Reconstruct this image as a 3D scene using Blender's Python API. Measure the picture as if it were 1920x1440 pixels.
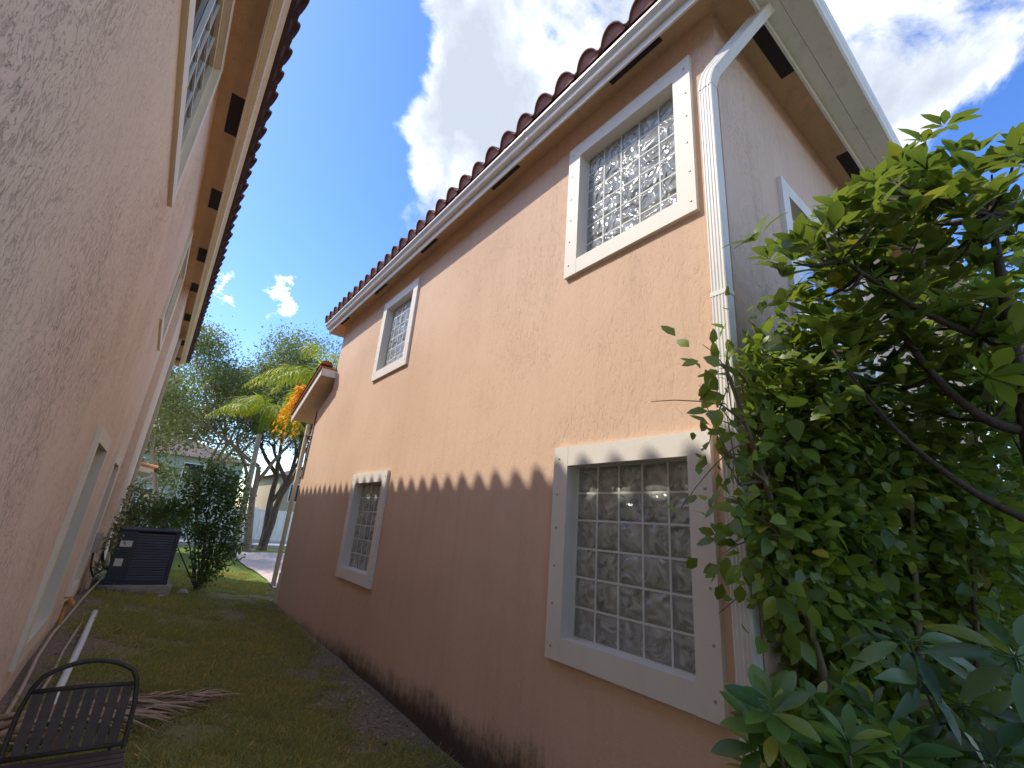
import bpy, bmesh, math, random
import numpy as np
from mathutils import Vector, Matrix

for o in list(bpy.data.objects):
    bpy.data.objects.remove(o)
random.seed(7)
RNG = np.random.default_rng(11)
scene = bpy.context.scene
COL = scene.collection

# ------------------------------------------------------------------ camera
cam_data = bpy.data.cameras.new('camera')
cam_data.sensor_fit = 'HORIZONTAL'
cam_data.sensor_width = 36.0
cam_data.lens = 848.32 / 1920.0 * 36.0
cam_data.clip_start = 0.02
cam_data.clip_end = 3000
cam = bpy.data.objects.new('camera', cam_data)
COL.objects.link(cam)
_right = Vector((0.78254565, -0.61752736, 0.07926068))
_down = Vector((0.25001081, 0.195093, -0.94838458))
_fwd = Vector((0.57019023, 0.76197026, 0.30705769))
_m = Matrix((( _right.x, -_down.x, -_fwd.x, 0.0),
             ( _right.y, -_down.y, -_fwd.y, 0.0),
             ( _right.z, -_down.z, -_fwd.z, 1.82),
             (0, 0, 0, 1)))
cam.matrix_world = _m
scene.camera = cam

# ------------------------------------------------------------------ light and exposure
SUN_TO = Vector((-1.0, 0.88, 1.444)).normalized()
sun_el = math.asin(SUN_TO.z)
sun_az = math.atan2(SUN_TO.x, SUN_TO.y)
sun_data = bpy.data.lights.new('sun', 'SUN')
sun_data.energy = 2.0
sun_data.angle = math.radians(0.8)
sun_data.color = (0.90, 0.83, 0.73)
sun = bpy.data.objects.new('sun', sun_data)
sun.rotation_euler = (-SUN_TO).to_track_quat('-Z', 'Y').to_euler()
sun.location = (-20, 14, 30)
COL.objects.link(sun)
scene.view_settings.view_transform = 'Standard'
scene.view_settings.look = 'None'
scene.view_settings.gamma = 1.0
scene.view_settings.use_curve_mapping = False
scene.view_settings.exposure = 1.40
scene.cycles.max_bounces = 9
scene.cycles.diffuse_bounces = 7
scene.cycles.transparent_max_bounces = 12
scene.cycles.caustics_reflective = False
scene.cycles.caustics_refractive = False


# ------------------------------------------------------------------ node helper
class NT:
    def __init__(self, tree):
        self.t = tree
        tree.nodes.clear()

    def n(self, typ, ins=None, **props):
        nd = self.t.nodes.new(typ)
        for k, v in props.items():
            setattr(nd, k, v)
        if ins:
            for k, v in ins.items():
                s = nd.inputs[k]
                if isinstance(v, bpy.types.NodeSocket):
                    self.t.links.new(v, s)
                else:
                    s.default_value = v
        return nd

    def math(self, op, a, b=0.0, c=0.0, clamp=False):
        return self.n('ShaderNodeMath', {0: a, 1: b, 2: c}, operation=op, use_clamp=clamp).outputs[0]

    def ramp(self, fac, stops):
        nd = self.n('ShaderNodeValToRGB', {'Fac': fac})
        cr = nd.color_ramp
        while len(cr.elements) < len(stops):
            cr.elements.new(0.5)
        for e, (p, c) in zip(cr.elements, stops):
            e.position = p
            if not isinstance(c, (tuple, list)):
                c = (c, c, c)
            e.color = (*c, 1) if len(c) == 3 else c
        return nd.outputs[0]

    def mix(self, fac, a, b, blend='MIX'):
        nd = self.n('ShaderNodeMix', data_type='RGBA', blend_type=blend)
        for s, v in ((nd.inputs[0], fac), (nd.inputs[6], a), (nd.inputs[7], b)):
            if isinstance(v, bpy.types.NodeSocket):
                self.t.links.new(v, s)
            else:
                if isinstance(v, (tuple, list)) and len(v) == 3:
                    v = (*v, 1)
                s.default_value = v
        return nd.outputs[2]

    def noise(self, vec, scale, detail=3.0, rough=0.55, dist=0.0, out=0):
        nd = self.n('ShaderNodeTexNoise', {'Vector': vec, 'Scale': scale, 'Detail': detail,
                                           'Roughness': rough, 'Distortion': dist})
        return nd.outputs[out]

    def mapping(self, vec, scale=(1, 1, 1), rot=(0, 0, 0), loc=(0, 0, 0)):
        return self.n('ShaderNodeMapping', {'Vector': vec, 'Scale': scale, 'Rotation': rot, 'Location': loc}).outputs[0]


# ------------------------------------------------------------------ world: physical sky with cumulus clouds
world = bpy.data.worlds.new('World')
scene.world = world
world.use_nodes = True
w = NT(world.node_tree)
sky = w.n('ShaderNodeTexSky', sky_type='NISHITA', sun_disc=False, sun_elevation=sun_el,
          sun_rotation=sun_az, altitude=0.0, air_density=1.0, dust_density=0.4, ozone_density=2.6)
geo = w.n('ShaderNodeTexCoord').outputs['Generated']
sep = w.n('ShaderNodeSeparateXYZ', {0: geo})
zc = w.math('ADD', w.math('MAXIMUM', sep.outputs[2], 0.0), 0.22)
plane = w.n('ShaderNodeCombineXYZ', {0: w.math('DIVIDE', sep.outputs[0], zc), 1: w.math('DIVIDE', sep.outputs[1], zc), 2: 0.0}).outputs[0]
n1 = w.noise(geo, 4.6, 10.0, 0.60, 0.25)
n2 = w.noise(w.mapping(geo, loc=(0.05, -0.045, -0.07)), 4.6, 10.0, 0.60, 0.25)
nbig = w.noise(w.mapping(geo, loc=(3.1, 1.7, 0.0)), 1.6, 2.0, 0.5)
# where the clouds of the photograph stand: direction, angular reach (cosine), weight
CL = [((0.34, 0.54, 0.77), 0.962, 0.30), ((0.44, 0.36, 0.82), 0.945, 0.30), ((0.285, 0.68, 0.675), 0.985, 0.26), ((0.25, 0.50, 0.83), 0.985, 0.10),
      ((0.72, 0.06, 0.71), 0.955, 0.19), ((0.66, 0.10, 0.75), 0.965, 0.16), ((0.77, -0.07, 0.64), 0.965, 0.13), ((0.79, 0.05, 0.61), 0.985, 0.10), ((0.110, 0.914, 0.391), 0.9976, 0.62), ((0.012, 0.928, 0.372), 0.9976, 0.60), ((0.178, 0.905, 0.345), 0.9982, 0.54), ((0.215, 0.735, 0.645), 0.993, 0.22), ((0.255, 0.66, 0.705), 0.988, 0.26)]
puff = w.noise(w.mapping(geo, (1, 1, 1.6)), 17.0, 9.0, 0.66, 0.3)
bias = None
for d, c0, wt in CL:
    dv = Vector(d).normalized()
    dot = w.n('ShaderNodeVectorMath', {0: geo, 1: dv}, operation='DOT_PRODUCT').outputs['Value']
    e = w.n('ShaderNodeMapRange', {0: dot, 1: c0, 2: 1.0 - (1.0 - c0) * 0.05, 3: 0.0, 4: wt}).outputs[0]
    if c0 > 0.9965:   # small ragged puffs
        e = w.math('MULTIPLY', e, w.math('MULTIPLY', w.math('SUBTRACT', puff, 0.38), 3.6, clamp=True))
    bias = e if bias is None else w.math('MAXIMUM', bias, e)
nb = w.math('MULTIPLY', w.math('SUBTRACT', nbig, 0.18), 0.30)  # cloud cover raised over the unseen sky, added as fill light for the shade
gap = None   # the clear lane of blue between the two roofs
for d, c0 in (((0.08, 0.77, 0.63), 0.978), ((0.06, 0.88, 0.47), 0.96), ((0.87, -0.03, 0.48), 0.972), ((0.10, 0.64, 0.76), 0.988)):
    dot = w.n('ShaderNodeVectorMath', {0: geo, 1: Vector(d).normalized()}, operation='DOT_PRODUCT').outputs['Value']
    e = w.n('ShaderNodeMapRange', {0: dot, 1: c0, 2: 1.0 - (1.0 - c0) * 0.3, 3: 0.0, 4: -0.34}, interpolation_type='SMOOTHSTEP').outputs[0]
    gap = e if gap is None else w.math('MINIMUM', gap, e)
nb = w.math('ADD', nb, gap)


def dens(nn):
    return w.math('ADD', w.math('ADD', w.math('MULTIPLY', w.math('SUBTRACT', nn, 0.5), 1.25), bias), nb)


d1 = dens(n1)
cover = w.n('ShaderNodeMapRange', {0: d1, 1: 0.09, 2: 0.27, 3: 0.0, 4: 1.0}, interpolation_type='SMOOTHSTEP').outputs[0]
shade = w.n('ShaderNodeMapRange', {0: w.math('ADD', dens(n2), w.math('MULTIPLY', w.math('SUBTRACT', w.noise(geo, 13.0, 6.0, 0.6), 0.5), 0.5)), 1: 0.10, 2: 0.48, 3: 1.0, 4: 0.0}).outputs[0]
ccol = w.ramp(shade, [(0.0, (0.46, 0.50, 0.56)), (0.35, (0.56, 0.60, 0.65)), (0.7, (0.76, 0.79, 0.82)), (1.0, (1.0, 1.0, 1.0))])
SKY = 0.15
ccol = w.n('ShaderNodeVectorMath', {0: ccol, 3: 0.60 / SKY}, operation='SCALE').outputs[0]
skyc = w.n('ShaderNodeHueSaturation', {'Color': sky.outputs[0], 'Hue': 0.512, 'Saturation': 1.25, 'Value': 0.86}).outputs[0]
mixc = w.mix(w.math('MULTIPLY', cover, 0.93), skyc, ccol)
bg = w.n('ShaderNodeBackground', {'Color': mixc, 'Strength': SKY})
w.n('ShaderNodeOutputWorld', {'Surface': bg.outputs[0]})


# ------------------------------------------------------------------ generic helpers
def tag(o, label=None, cat=None, group=None, kind=None):
    if label: o['label'] = label
    if cat: o['category'] = cat
    if group: o['group'] = group
    if kind: o['kind'] = kind
    return o


def thing(name, loc, label, cat, group=None):
    o = bpy.data.objects.new(name, None)
    o.empty_display_size = 0.2
    o.location = loc
    COL.objects.link(o)
    return tag(o, label, cat, group)


def attach(o, parent, mw=None):
    """parent o and give it the world matrix mw (meshes are modelled in world space)"""
    if parent is not None:
        o.parent = parent
        if parent.type == 'EMPTY':
            o.matrix_parent_inverse = Matrix.Translation(-parent.location)
    if mw is not None:
        o.matrix_basis = mw


def link(name, me, mat, parent=None, smooth=False):
    o = bpy.data.objects.new(name, me)
    if mat is not None and not me.materials:
        for m in (mat if isinstance(mat, (list, tuple)) else [mat]):
            me.materials.append(m)
    COL.objects.link(o)
    attach(o, parent)
    if smooth:
        me.polygons.foreach_set('use_smooth', np.ones(len(me.polygons), dtype=bool))
    return o


def pyobj(name, verts, faces, mat, parent=None, smooth=False):
    me = bpy.data.meshes.new(name)
    me.from_pydata([tuple(v) for v in verts], [], faces)
    me.update()
    return link(name, me, mat, parent, smooth)


def bmobj(name, bm, mat, parent=None, smooth=False):
    me = bpy.data.meshes.new(name)
    bm.to_mesh(me)
    bm.free()
    return link(name, me, mat, parent, smooth)


def bbox(bm, x0, x1, y0, y1, z0, z1, bevel=0.0, mi=0):
    vs = [bm.verts.new((x, y, z)) for x in (x0, x1) for y in (y0, y1) for z in (z0, z1)]
    idx = [(0, 1, 3, 2), (4, 6, 7, 5), (0, 4, 5, 1), (2, 3, 7, 6), (0, 2, 6, 4), (1, 5, 7, 3)]
    fs = [bm.faces.new([vs[i] for i in f]) for f in idx]
    for f_ in fs:
        f_.material_index = mi
    if bevel > 0:
        es = list({e for f_ in fs for e in f_.edges})
        bmesh.ops.bevel(bm, geom=es, offset=bevel, segments=2, affect='EDGES', profile=0.5)
    return fs


def box(name, x0, x1, y0, y1, z0, z1, mat, parent=None, bevel=0.0):
    bm = bmesh.new()
    bbox(bm, x0, x1, y0, y1, z0, z1, bevel)
    bmesh.ops.recalc_face_normals(bm, faces=bm.faces)
    return bmobj(name, bm, mat, parent)


def tube_geo(path, radii, seg=8, verts=None, faces=None, cap=True):
    verts = [] if verts is None else verts
    faces = [] if faces is None else faces
    P = [Vector(p) for p in path]
    n = len(P)
    if not hasattr(radii, '__len__'):
        radii = [radii] * n
    up = Vector((0.31, 0.17, 0.93)).normalized()
    base = len(verts)
    for i in range(n):
        t = (P[min(i + 1, n - 1)] - P[max(i - 1, 0)])
        t = t.normalized() if t.length > 1e-9 else Vector((0, 0, 1))
        a = t.cross(up)
        if a.length < 1e-3:
            a = t.cross(Vector((1, 0, 0)))
        a.normalize()
        b = t.cross(a)
        for k in range(seg):
            an = 2 * math.pi * k / seg
            verts.append(P[i] + (a * math.cos(an) + b * math.sin(an)) * radii[i])
    for i in range(n - 1):
        for k in range(seg):
            k2 = (k + 1) % seg
            faces.append((base + i * seg + k, base + i * seg + k2, base + (i + 1) * seg + k2, base + (i + 1) * seg + k))
    if cap:
        faces.append(tuple(base + k for k in reversed(range(seg))))
        faces.append(tuple(base + (n - 1) * seg + k for k in range(seg)))
    return verts, faces


def tube(name, path, radii, mat, parent=None, seg=8):
    v, f = tube_geo(path, radii, seg)
    return pyobj(name, v, f, mat, parent, smooth=True)


def extrude(name, prof, axis, a0, a1, mat, parent=None, smooth=False):
    """closed profile (list of 2-D points) swept along axis 'x' or 'y'"""
    n = len(prof)
    vs = []
    for a in (a0, a1):
        for u, v in prof:
            vs.append((u, a, v) if axis == 'y' else (a, u, v))
    fs = [(i, (i + 1) % n, n + (i + 1) % n, n + i) for i in range(n)]
    fs += [tuple(range(n - 1, -1, -1)), tuple(range(n, 2 * n))]
    bm = bmesh.new()
    bv = [bm.verts.new(v) for v in vs]
    for f_ in fs:
        bm.faces.new([bv[i] for i in f_])
    bmesh.ops.recalc_face_normals(bm, faces=bm.faces)
    return bmobj(name, bm, mat, parent, smooth)


def smooth01(t):
    t = np.clip(t, 0, 1)
    return t * t * (3 - 2 * t)


def ground_z(x, y):
    x = np.asarray(x, dtype=float)
    y = np.asarray(y, dtype=float)
    base = -0.07 + 0.012 * np.clip(y, -6, 16)
    t = np.clip((2.55 - x) / 3.0, 0, 1)
    rise = 0.36 * t ** 1.2 * (1 - 0.8 * smooth01((y - 11) / 6))
    bump = 0.012 * np.sin(x * 3.1 + y * 1.3) * np.sin(y * 2.3 - x * 1.7) + 0.008 * np.sin(x * 7.3 + 1.0) * np.sin(y * 5.9)
    far = 1 - smooth01((np.abs(y) - 20) / 6)
    return base + rise + bump * far


def gz(x, y):
    return float(ground_z(x, y))


# ------------------------------------------------------------------ materials
def mat_new(name):
    m = bpy.data.materials.new(name)
    m.use_nodes = True
    return m, NT(m.node_tree)


def out(t, sh):
    t.n('ShaderNodeOutputMaterial', {'Surface': sh})


def pos(t):
    return t.n('ShaderNodeNewGeometry').outputs['Position']


def simple(name, col, rough=0.6, metallic=0.0, var=0.12, vscale=6.0, bump=0.0, bscale=60.0, dirt=0.0, spec=0.5):
    m, t = mat_new(name)
    p = pos(t)
    nz = t.noise(p, vscale, 5.0, 0.6)
    c = t.mix(t.math('MULTIPLY', t.math('SUBTRACT', nz, 0.35, clamp=True), 1.6), tuple(v * (1 + var) for v in col), tuple(v * (1 - var) for v in col))
    if dirt > 0:
        dz = t.ramp(t.noise(t.mapping(p, (5, 5, 1.6)), 2.0, 6.0, 0.7), [(0.52, 0.0), (0.75, 1.0)])
        c = t.mix(t.math('MULTIPLY', dz, dirt), c, tuple(v * 0.45 for v in col))
    ins = {'Base Color': c, 'Roughness': rough, 'Metallic': metallic, 'Specular IOR Level': spec}
    b = t.n('ShaderNodeBsdfPrincipled', ins)
    if bump > 0:
        bn = t.n('ShaderNodeBump', {'Height': t.noise(p, bscale, 4.0, 0.6), 'Strength': bump, 'Distance': 0.01})
        t.t.links.new(bn.outputs[0], b.inputs['Normal'])
    out(t, b.outputs[0])
    return m


def stucco(name, light, dark, coarse, mould=False, gouge=0.5, stain=0.0, relief=0.010, cut=0.44):
    m, t = mat_new(name)
    p = pos(t)
    # trowelled stucco: vertical drags, pits and fine sand
    warp = t.n('ShaderNodeVectorMath', {0: t.noise(p, 2.5, 2.0, out=1), 3: 0.12}, operation='SCALE').outputs[0]
    pw = t.n('ShaderNodeVectorMath', {0: p, 1: warp}, operation='ADD').outputs[0]
    drag = t.noise(t.mapping(pw, (15 * coarse, 15 * coarse, 6.5 * coarse), rot=(0.06, 0, 0)), 1.0, 6.0, 0.62, 0.6)
    drag2 = t.noise(t.mapping(pw, (38 * coarse, 38 * coarse, 17 * coarse), rot=(-0.08, 0, 0)), 1.0, 4.0, 0.6, 0.9)
    sand = t.noise(p, 320.0, 2.0, 0.5)
    gm = t.ramp(drag, [(cut - 0.13, 1.0), (cut, 0.0)])
    gm2 = t.ramp(drag2, [(cut - 0.11, 1.0), (cut - 0.01, 0.0)])
    gou = t.math('MAXIMUM', gm, t.math('MULTIPLY', gm2, 0.8))
    patchy = t.ramp(t.noise(p, 1.1, 4.0, 0.6), [(0.40, 0.25), (0.62, 1.0)])
    gou = t.math('MULTIPLY', gou, patchy)
    big = t.noise(p, 0.55, 4.0, 0.55)
    c = t.mix(t.ramp(big, [(0.35, 0.0), (0.68, 1.0)]), light, dark)
    c = t.mix(t.math('MULTIPLY', t.noise(p, 14.0, 4.0, 0.6), 0.35), c, tuple(v * 0.8 for v in light))
    c = t.mix(t.math('MULTIPLY', gou, gouge), c, tuple(v * 0.42 for v in dark))
    sp = t.n('ShaderNodeSeparateXYZ', {0: p})
    if stain > 0:  # rain streaks
        st = t.noise(t.mapping(p, (9, 9, 0.35)), 1.0, 5.0, 0.6)
        c = t.mix(t.math('MULTIPLY', t.ramp(st, [(0.5, 0.0), (0.72, 1.0)]), stain), c, tuple(v * 0.55 for v in dark))
    if mould:
        streak = t.noise(t.mapping(p, (26, 26, 2.2)), 1.0, 8.0, 0.75, 0.5)
        blot = t.noise(p, 9.0, 8.0, 0.72)
        broad = t.noise(p, 1.1, 4.0, 0.6)
        fade = t.n('ShaderNodeMapRange', {0: sp.outputs[1], 1: 2.5, 2: 9.5, 3: 1.05, 4: 0.40}).outputs[0]
        top = t.math('MULTIPLY', t.math('ADD', t.math('MULTIPLY', streak, 0.42), t.math('ADD', t.math('MULTIPLY', broad, 0.75), t.math('MULTIPLY', blot, 0.45))), fade)
        h = t.math('SUBTRACT', t.math('MULTIPLY', top, 0.66), t.math('SUBTRACT', sp.outputs[2], -0.18))
        mm = t.n('ShaderNodeMapRange', {0: h, 1: -0.10, 2: 0.22, 3: 0.0, 4: 0.92}, interpolation_type='SMOOTHSTEP').outputs[0]
        c = t.mix(mm, c, t.mix(t.noise(p, 30.0, 4.0), (0.055, 0.04, 0.028), (0.02, 0.017, 0.013)))
    hgt = t.math('ADD', t.math('MULTIPLY', gou, -0.8), t.math('ADD', t.math('MULTIPLY', drag, 0.7), t.math('ADD', t.math('MULTIPLY', drag2, 0.35), t.math('MULTIPLY', sand, 0.10))))
    bn = t.n('ShaderNodeBump', {'Height': hgt, 'Strength': 0.9, 'Distance': relief})
    b = t.n('ShaderNodeBsdfPrincipled', {'Base Color': c, 'Roughness': 0.88, 'Normal': bn.outputs[0], 'Specular IOR Level': 0.25})
    out(t, b.outputs[0])
    return m


M = {}
M['stucco'] = stucco('peach_stucco', (0.73, 0.515, 0.36), (0.64, 0.435, 0.29), 1.6, mould=True, gouge=0.08, stain=0.12, relief=0.0042)
M['stucco_back'] = stucco('peach_stucco_weathered', (0.74, 0.55, 0.43), (0.66, 0.48, 0.37), 1.6, gouge=0.10, stain=0.22, relief=0.006)
M['stucco_near'] = stucco('pale_rough_stucco', (0.83, 0.67, 0.52), (0.78, 0.60, 0.455), 2.0, gouge=0.30, stain=0.06, relief=0.011, cut=0.45)
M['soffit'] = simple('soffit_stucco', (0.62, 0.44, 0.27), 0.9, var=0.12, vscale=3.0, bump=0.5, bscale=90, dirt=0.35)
M['trim'] = simple('cream_trim_paint', (0.73, 0.68, 0.585), 0.6, var=0.03, vscale=3.0, bump=0.08, bscale=25, dirt=0.10)
M['trim_old'] = simple('aged_cream_trim_paint', (0.70, 0.63, 0.48), 0.6, var=0.05, vscale=3.0, bump=0.1, bscale=25, dirt=0.15)
M['gutter'] = simple('white_gutter_aluminium', (0.72, 0.70, 0.64), 0.42, var=0.05, vscale=2.0, dirt=0.28)
M['gutter_back'] = simple('mildewed_gutter_aluminium', (0.70, 0.69, 0.63), 0.45, var=0.06, vscale=2.0, dirt=0.35)
M['gutter_old'] = simple('cream_gutter_aluminium', (0.72, 0.62, 0.44), 0.4, var=0.06, vscale=2.0, dirt=0.35)
M['fascia'] = simple('fascia_paint', (0.74, 0.70, 0.64), 0.55, var=0.05, vscale=3, dirt=0.25)
M['vent'] = simple('dark_vent_mesh', (0.030, 0.026, 0.032), 0.8, var=0.3, vscale=40, bump=0.6, bscale=260)
M['tile'] = simple('maroon_roof_tile', (0.15, 0.058, 0.050), 0.75, var=0.35, vscale=5.0, bump=0.4, bscale=70, dirt=0.5)
M['tile_dark'] = simple('weathered_roof_tile', (0.062, 0.034, 0.038), 0.8, var=0.35, vscale=5.0, bump=0.4, bscale=70, dirt=0.5)
M['tile_end'] = simple('tile_mortar', (0.34, 0.165, 0.135), 0.9, var=0.3, vscale=9.0, bump=0.5, bscale=60, dirt=0.4)
M['tile_orange'] = simple('terracotta_edge', (0.36, 0.14, 0.075), 0.85, var=0.25, vscale=7, bump=0.4, bscale=50, dirt=0.3)
M['screw'] = simple('screw_head', (0.38, 0.36, 0.33), 0.4, metallic=0.6)
M['mortar'] = simple('pale_block_mortar', (0.60, 0.62, 0.56), 0.7, var=0.08, vscale=20)
M['curtain'] = simple('brown_curtain', (0.42, 0.32, 0.25), 0.9, var=0.45, vscale=7.0)
M['white_pvc'] = simple('white_pvc', (0.72, 0.72, 0.68), 0.45, var=0.06, vscale=4, dirt=0.3)
M['conduit'] = simple('tan_conduit', (0.42, 0.34, 0.24), 0.5, var=0.15, vscale=8, dirt=0.4)
M['cable'] = simple('dark_cable', (0.055, 0.035, 0.028), 0.6)
M['navy'] = simple('navy_steel_cabinet', (0.016, 0.021, 0.034), 0.45, var=0.2, vscale=5, dirt=0.2)
M['navy_louvre'] = simple('navy_louvre_steel', (0.035, 0.042, 0.060), 0.4, var=0.2, vscale=5)
M['navy_dark'] = simple('coil_behind_louvres', (0.006, 0.007, 0.010), 0.8)
M['paper'] = simple('white_sticker', (0.62, 0.60, 0.58), 0.6, var=0.08, vscale=30)
M['concrete'] = simple('weathered_concrete', (0.30, 0.285, 0.255), 0.9, var=0.3, vscale=7.0, bump=0.5, bscale=60, dirt=0.6)
M['rock'] = simple('dark_garden_stone', (0.10, 0.095, 0.085), 0.9, var=0.4, vscale=12, bump=0.6, bscale=50)
M['paving'] = simple('pink_driveway_paver', (0.58, 0.475, 0.425), 0.85, var=0.18, vscale=3.0, bump=0.3, bscale=20, dirt=0.25)
M['asphalt'] = simple('pale_asphalt', (0.30, 0.305, 0.32), 0.85, var=0.2, vscale=0.8, bump=0.2, bscale=80)
M['kerb'] = simple('kerb_concrete', (0.42, 0.41, 0.39), 0.85, var=0.12, vscale=4)
M['vinyl'] = simple('white_vinyl_fence', (0.72, 0.74, 0.77), 0.4, var=0.04, vscale=2)
M['house_grey'] = simple('grey_green_render', (0.38, 0.40, 0.34), 0.85, var=0.08, vscale=0.6)
M['house_tan'] = simple('tan_render', (0.44, 0.36, 0.25), 0.85, var=0.08, vscale=0.6)
M['far_roof'] = simple('far_brown_roof', (0.12, 0.085, 0.07), 0.85, var=0.25, vscale=2.0)
M['bark'] = simple('grey_brown_bark', (0.20, 0.155, 0.115), 0.95, var=0.45, vscale=5.0, bump=0.9, bscale=22, dirt=0.6)
M['bark_brown'] = simple('dark_brown_bark', (0.105, 0.078, 0.058), 0.95, var=0.45, vscale=5.0, bump=0.9, bscale=22, dirt=0.6)
M['bark_pale'] = simple('pale_bark', (0.30, 0.25, 0.19), 0.95, var=0.35, vscale=5.0, bump=0.7, bscale=22, dirt=0.4)
M['bark_dark'] = simple('dark_wet_bark', (0.050, 0.036, 0.027), 0.9, var=0.4, vscale=9.0, bump=0.8, bscale=40)
M['twig'] = simple('grey_twig', (0.17, 0.13, 0.09), 0.9, var=0.4, vscale=14.0, bump=0.5, bscale=60)
M['palm_trunk'] = simple('grey_palm_trunk', (0.26, 0.24, 0.19), 0.9, var=0.25, vscale=4, bump=0.5, bscale=18)
M['metal_chair'] = simple('rusty_black_metal', (0.042, 0.032, 0.024), 0.55, metallic=0.3, var=0.5, vscale=14.0, bump=0.4, bscale=120, dirt=0.4)
M['slat'] = simple('weathered_brown_slat', (0.070, 0.048, 0.038), 0.75, var=0.35, vscale=18.0, bump=0.5, bscale=120, dirt=0.5)
M['dry'] = simple('dry_palm_frond', (0.29, 0.205, 0.135), 0.85, var=0.4, vscale=16.0, bump=0.4, bscale=90)
M['spigot'] = simple('orange_rusty_spigot', (0.42, 0.20, 0.06), 0.7, var=0.3, vscale=25)
M['litter'] = simple('dry_leaf_litter', (0.25, 0.175, 0.11), 0.85, var=0.35, vscale=9.0)


def glass_pane(name, col, mixg=0.12):
    m, t = mat_new(name)
    fr = t.n('ShaderNodeLayerWeight', {'Blend': 0.35}).outputs['Fresnel']
    gl = t.n('ShaderNodeBsdfGlossy', {'Color': (0.95, 0.97, 1, 1), 'Roughness': 0.02})
    df = t.n('ShaderNodeBsdfDiffuse', {'Color': (*col, 1)})
    fac = t.math('ADD', t.math('MULTIPLY', fr, 0.75), mixg, clamp=True)
    out(t, t.n('ShaderNodeMixShader', {0: fac, 1: df.outputs[0], 2: gl.outputs[0]}).outputs[0])
    return m


M['pane'] = glass_pane('dark_window_glass', (0.028, 0.032, 0.040))
M['pane_sky'] = glass_pane('sky_window_glass', (0.02, 0.03, 0.05), 0.45)


def block_front():
    m, t = mat_new('glass_block_face')
    p = pos(t)
    wv = t.noise(t.mapping(p, (6.5, 6.5, 6.5), rot=(0.5, 0.2, 0.3)), 1.0, 1.0, 0.5, 1.4)
    bn = t.n('ShaderNodeBump', {'Height': wv, 'Strength': 1.0, 'Distance': 0.05})
    tr = t.n('ShaderNodeBsdfTransparent', {'Color': (0.90, 0.95, 0.91, 1)})
    rf = t.n('ShaderNodeBsdfRefraction', {'Color': (0.90, 0.95, 0.91, 1), 'IOR': 1.22, 'Roughness': 0.03, 'Normal': bn.outputs[0]})
    gl = t.n('ShaderNodeBsdfGlossy', {'Color': (1, 1, 1, 1), 'Roughness': 0.06, 'Normal': bn.outputs[0]})
    a = t.n('ShaderNodeMixShader', {0: 0.30, 1: tr.outputs[0], 2: rf.outputs[0]})
    hz = t.n('ShaderNodeBsdfDiffuse', {'Color': (0.82, 0.85, 0.81, 1), 'Normal': bn.outputs[0]})
    a = t.n('ShaderNodeMixShader', {0: t.ramp(wv, [(0.40, 0.22), (0.55, 0.32)]), 1: a.outputs[0], 2: hz.outputs[0]})
    fr = t.n('ShaderNodeFresnel', {'IOR': 1.5, 'Normal': bn.outputs[0]}).outputs[0]
    out(t, t.n('ShaderNodeMixShader', {0: t.math('MULTIPLY', fr, 1.1, clamp=True), 1: a.outputs[0], 2: gl.outputs[0]}).outputs[0])
    return m


def block_back():
    m, t = mat_new('glass_block_inner_wave')
    p = pos(t)
    wv = t.noise(t.mapping(p, (7.5, 7.5, 7.5), loc=(3, 1, 2)), 1.0, 0.8, 0.5, 1.6)
    bn = t.n('ShaderNodeBump', {'Height': wv, 'Strength': 1.0, 'Distance': 0.06})
    tr = t.n('ShaderNodeBsdfTransparent', {'Color': (0.80, 0.84, 0.78, 1)})
    df = t.n('ShaderNodeBsdfDiffuse', {'Color': (0.80, 0.83, 0.78, 1), 'Normal': bn.outputs[0]})
    gl = t.n('ShaderNodeBsdfGlossy', {'Color': (1, 1, 1, 1), 'Roughness': 0.16, 'Normal': bn.outputs[0]})
    k = t.ramp(wv, [(0.36, 0.22), (0.46, 0.45), (0.53, 1.0), (0.66, 0.90)])
    a = t.n('ShaderNodeMixShader', {0: k, 1: tr.outputs[0], 2: df.outputs[0]})
    out(t, t.n('ShaderNodeMixShader', {0: 0.22, 1: a.outputs[0], 2: gl.outputs[0]}).outputs[0])
    return m


def block_side():
    m, t = mat_new('glass_block_edge')
    df = t.n('ShaderNodeBsdfDiffuse', {'Color': (0.68, 0.72, 0.64, 1)})
    tl = t.n('ShaderNodeBsdfTranslucent', {'Color': (0.75, 0.8, 0.72, 1)})
    gl = t.n('ShaderNodeBsdfGlossy', {'Color': (1, 1, 1, 1), 'Roughness': 0.15})
    a = t.n('ShaderNodeMixShader', {0: 0.3, 1: df.outputs[0], 2: tl.outputs[0]})
    b_ = t.n('ShaderNodeMixShader', {0: 0.12, 1: a.outputs[0], 2: gl.outputs[0]})
    tp = t.n('ShaderNodeBsdfTransparent', {'Color': (0.9, 0.95, 0.9, 1)})
    out(t, t.n('ShaderNodeMixShader', {0: 0.35, 1: b_.outputs[0], 2: tp.outputs[0]}).outputs[0])
    return m


M['block_front'], M['block_back'], M['block_side'] = block_front(), block_back(), block_side()


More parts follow.
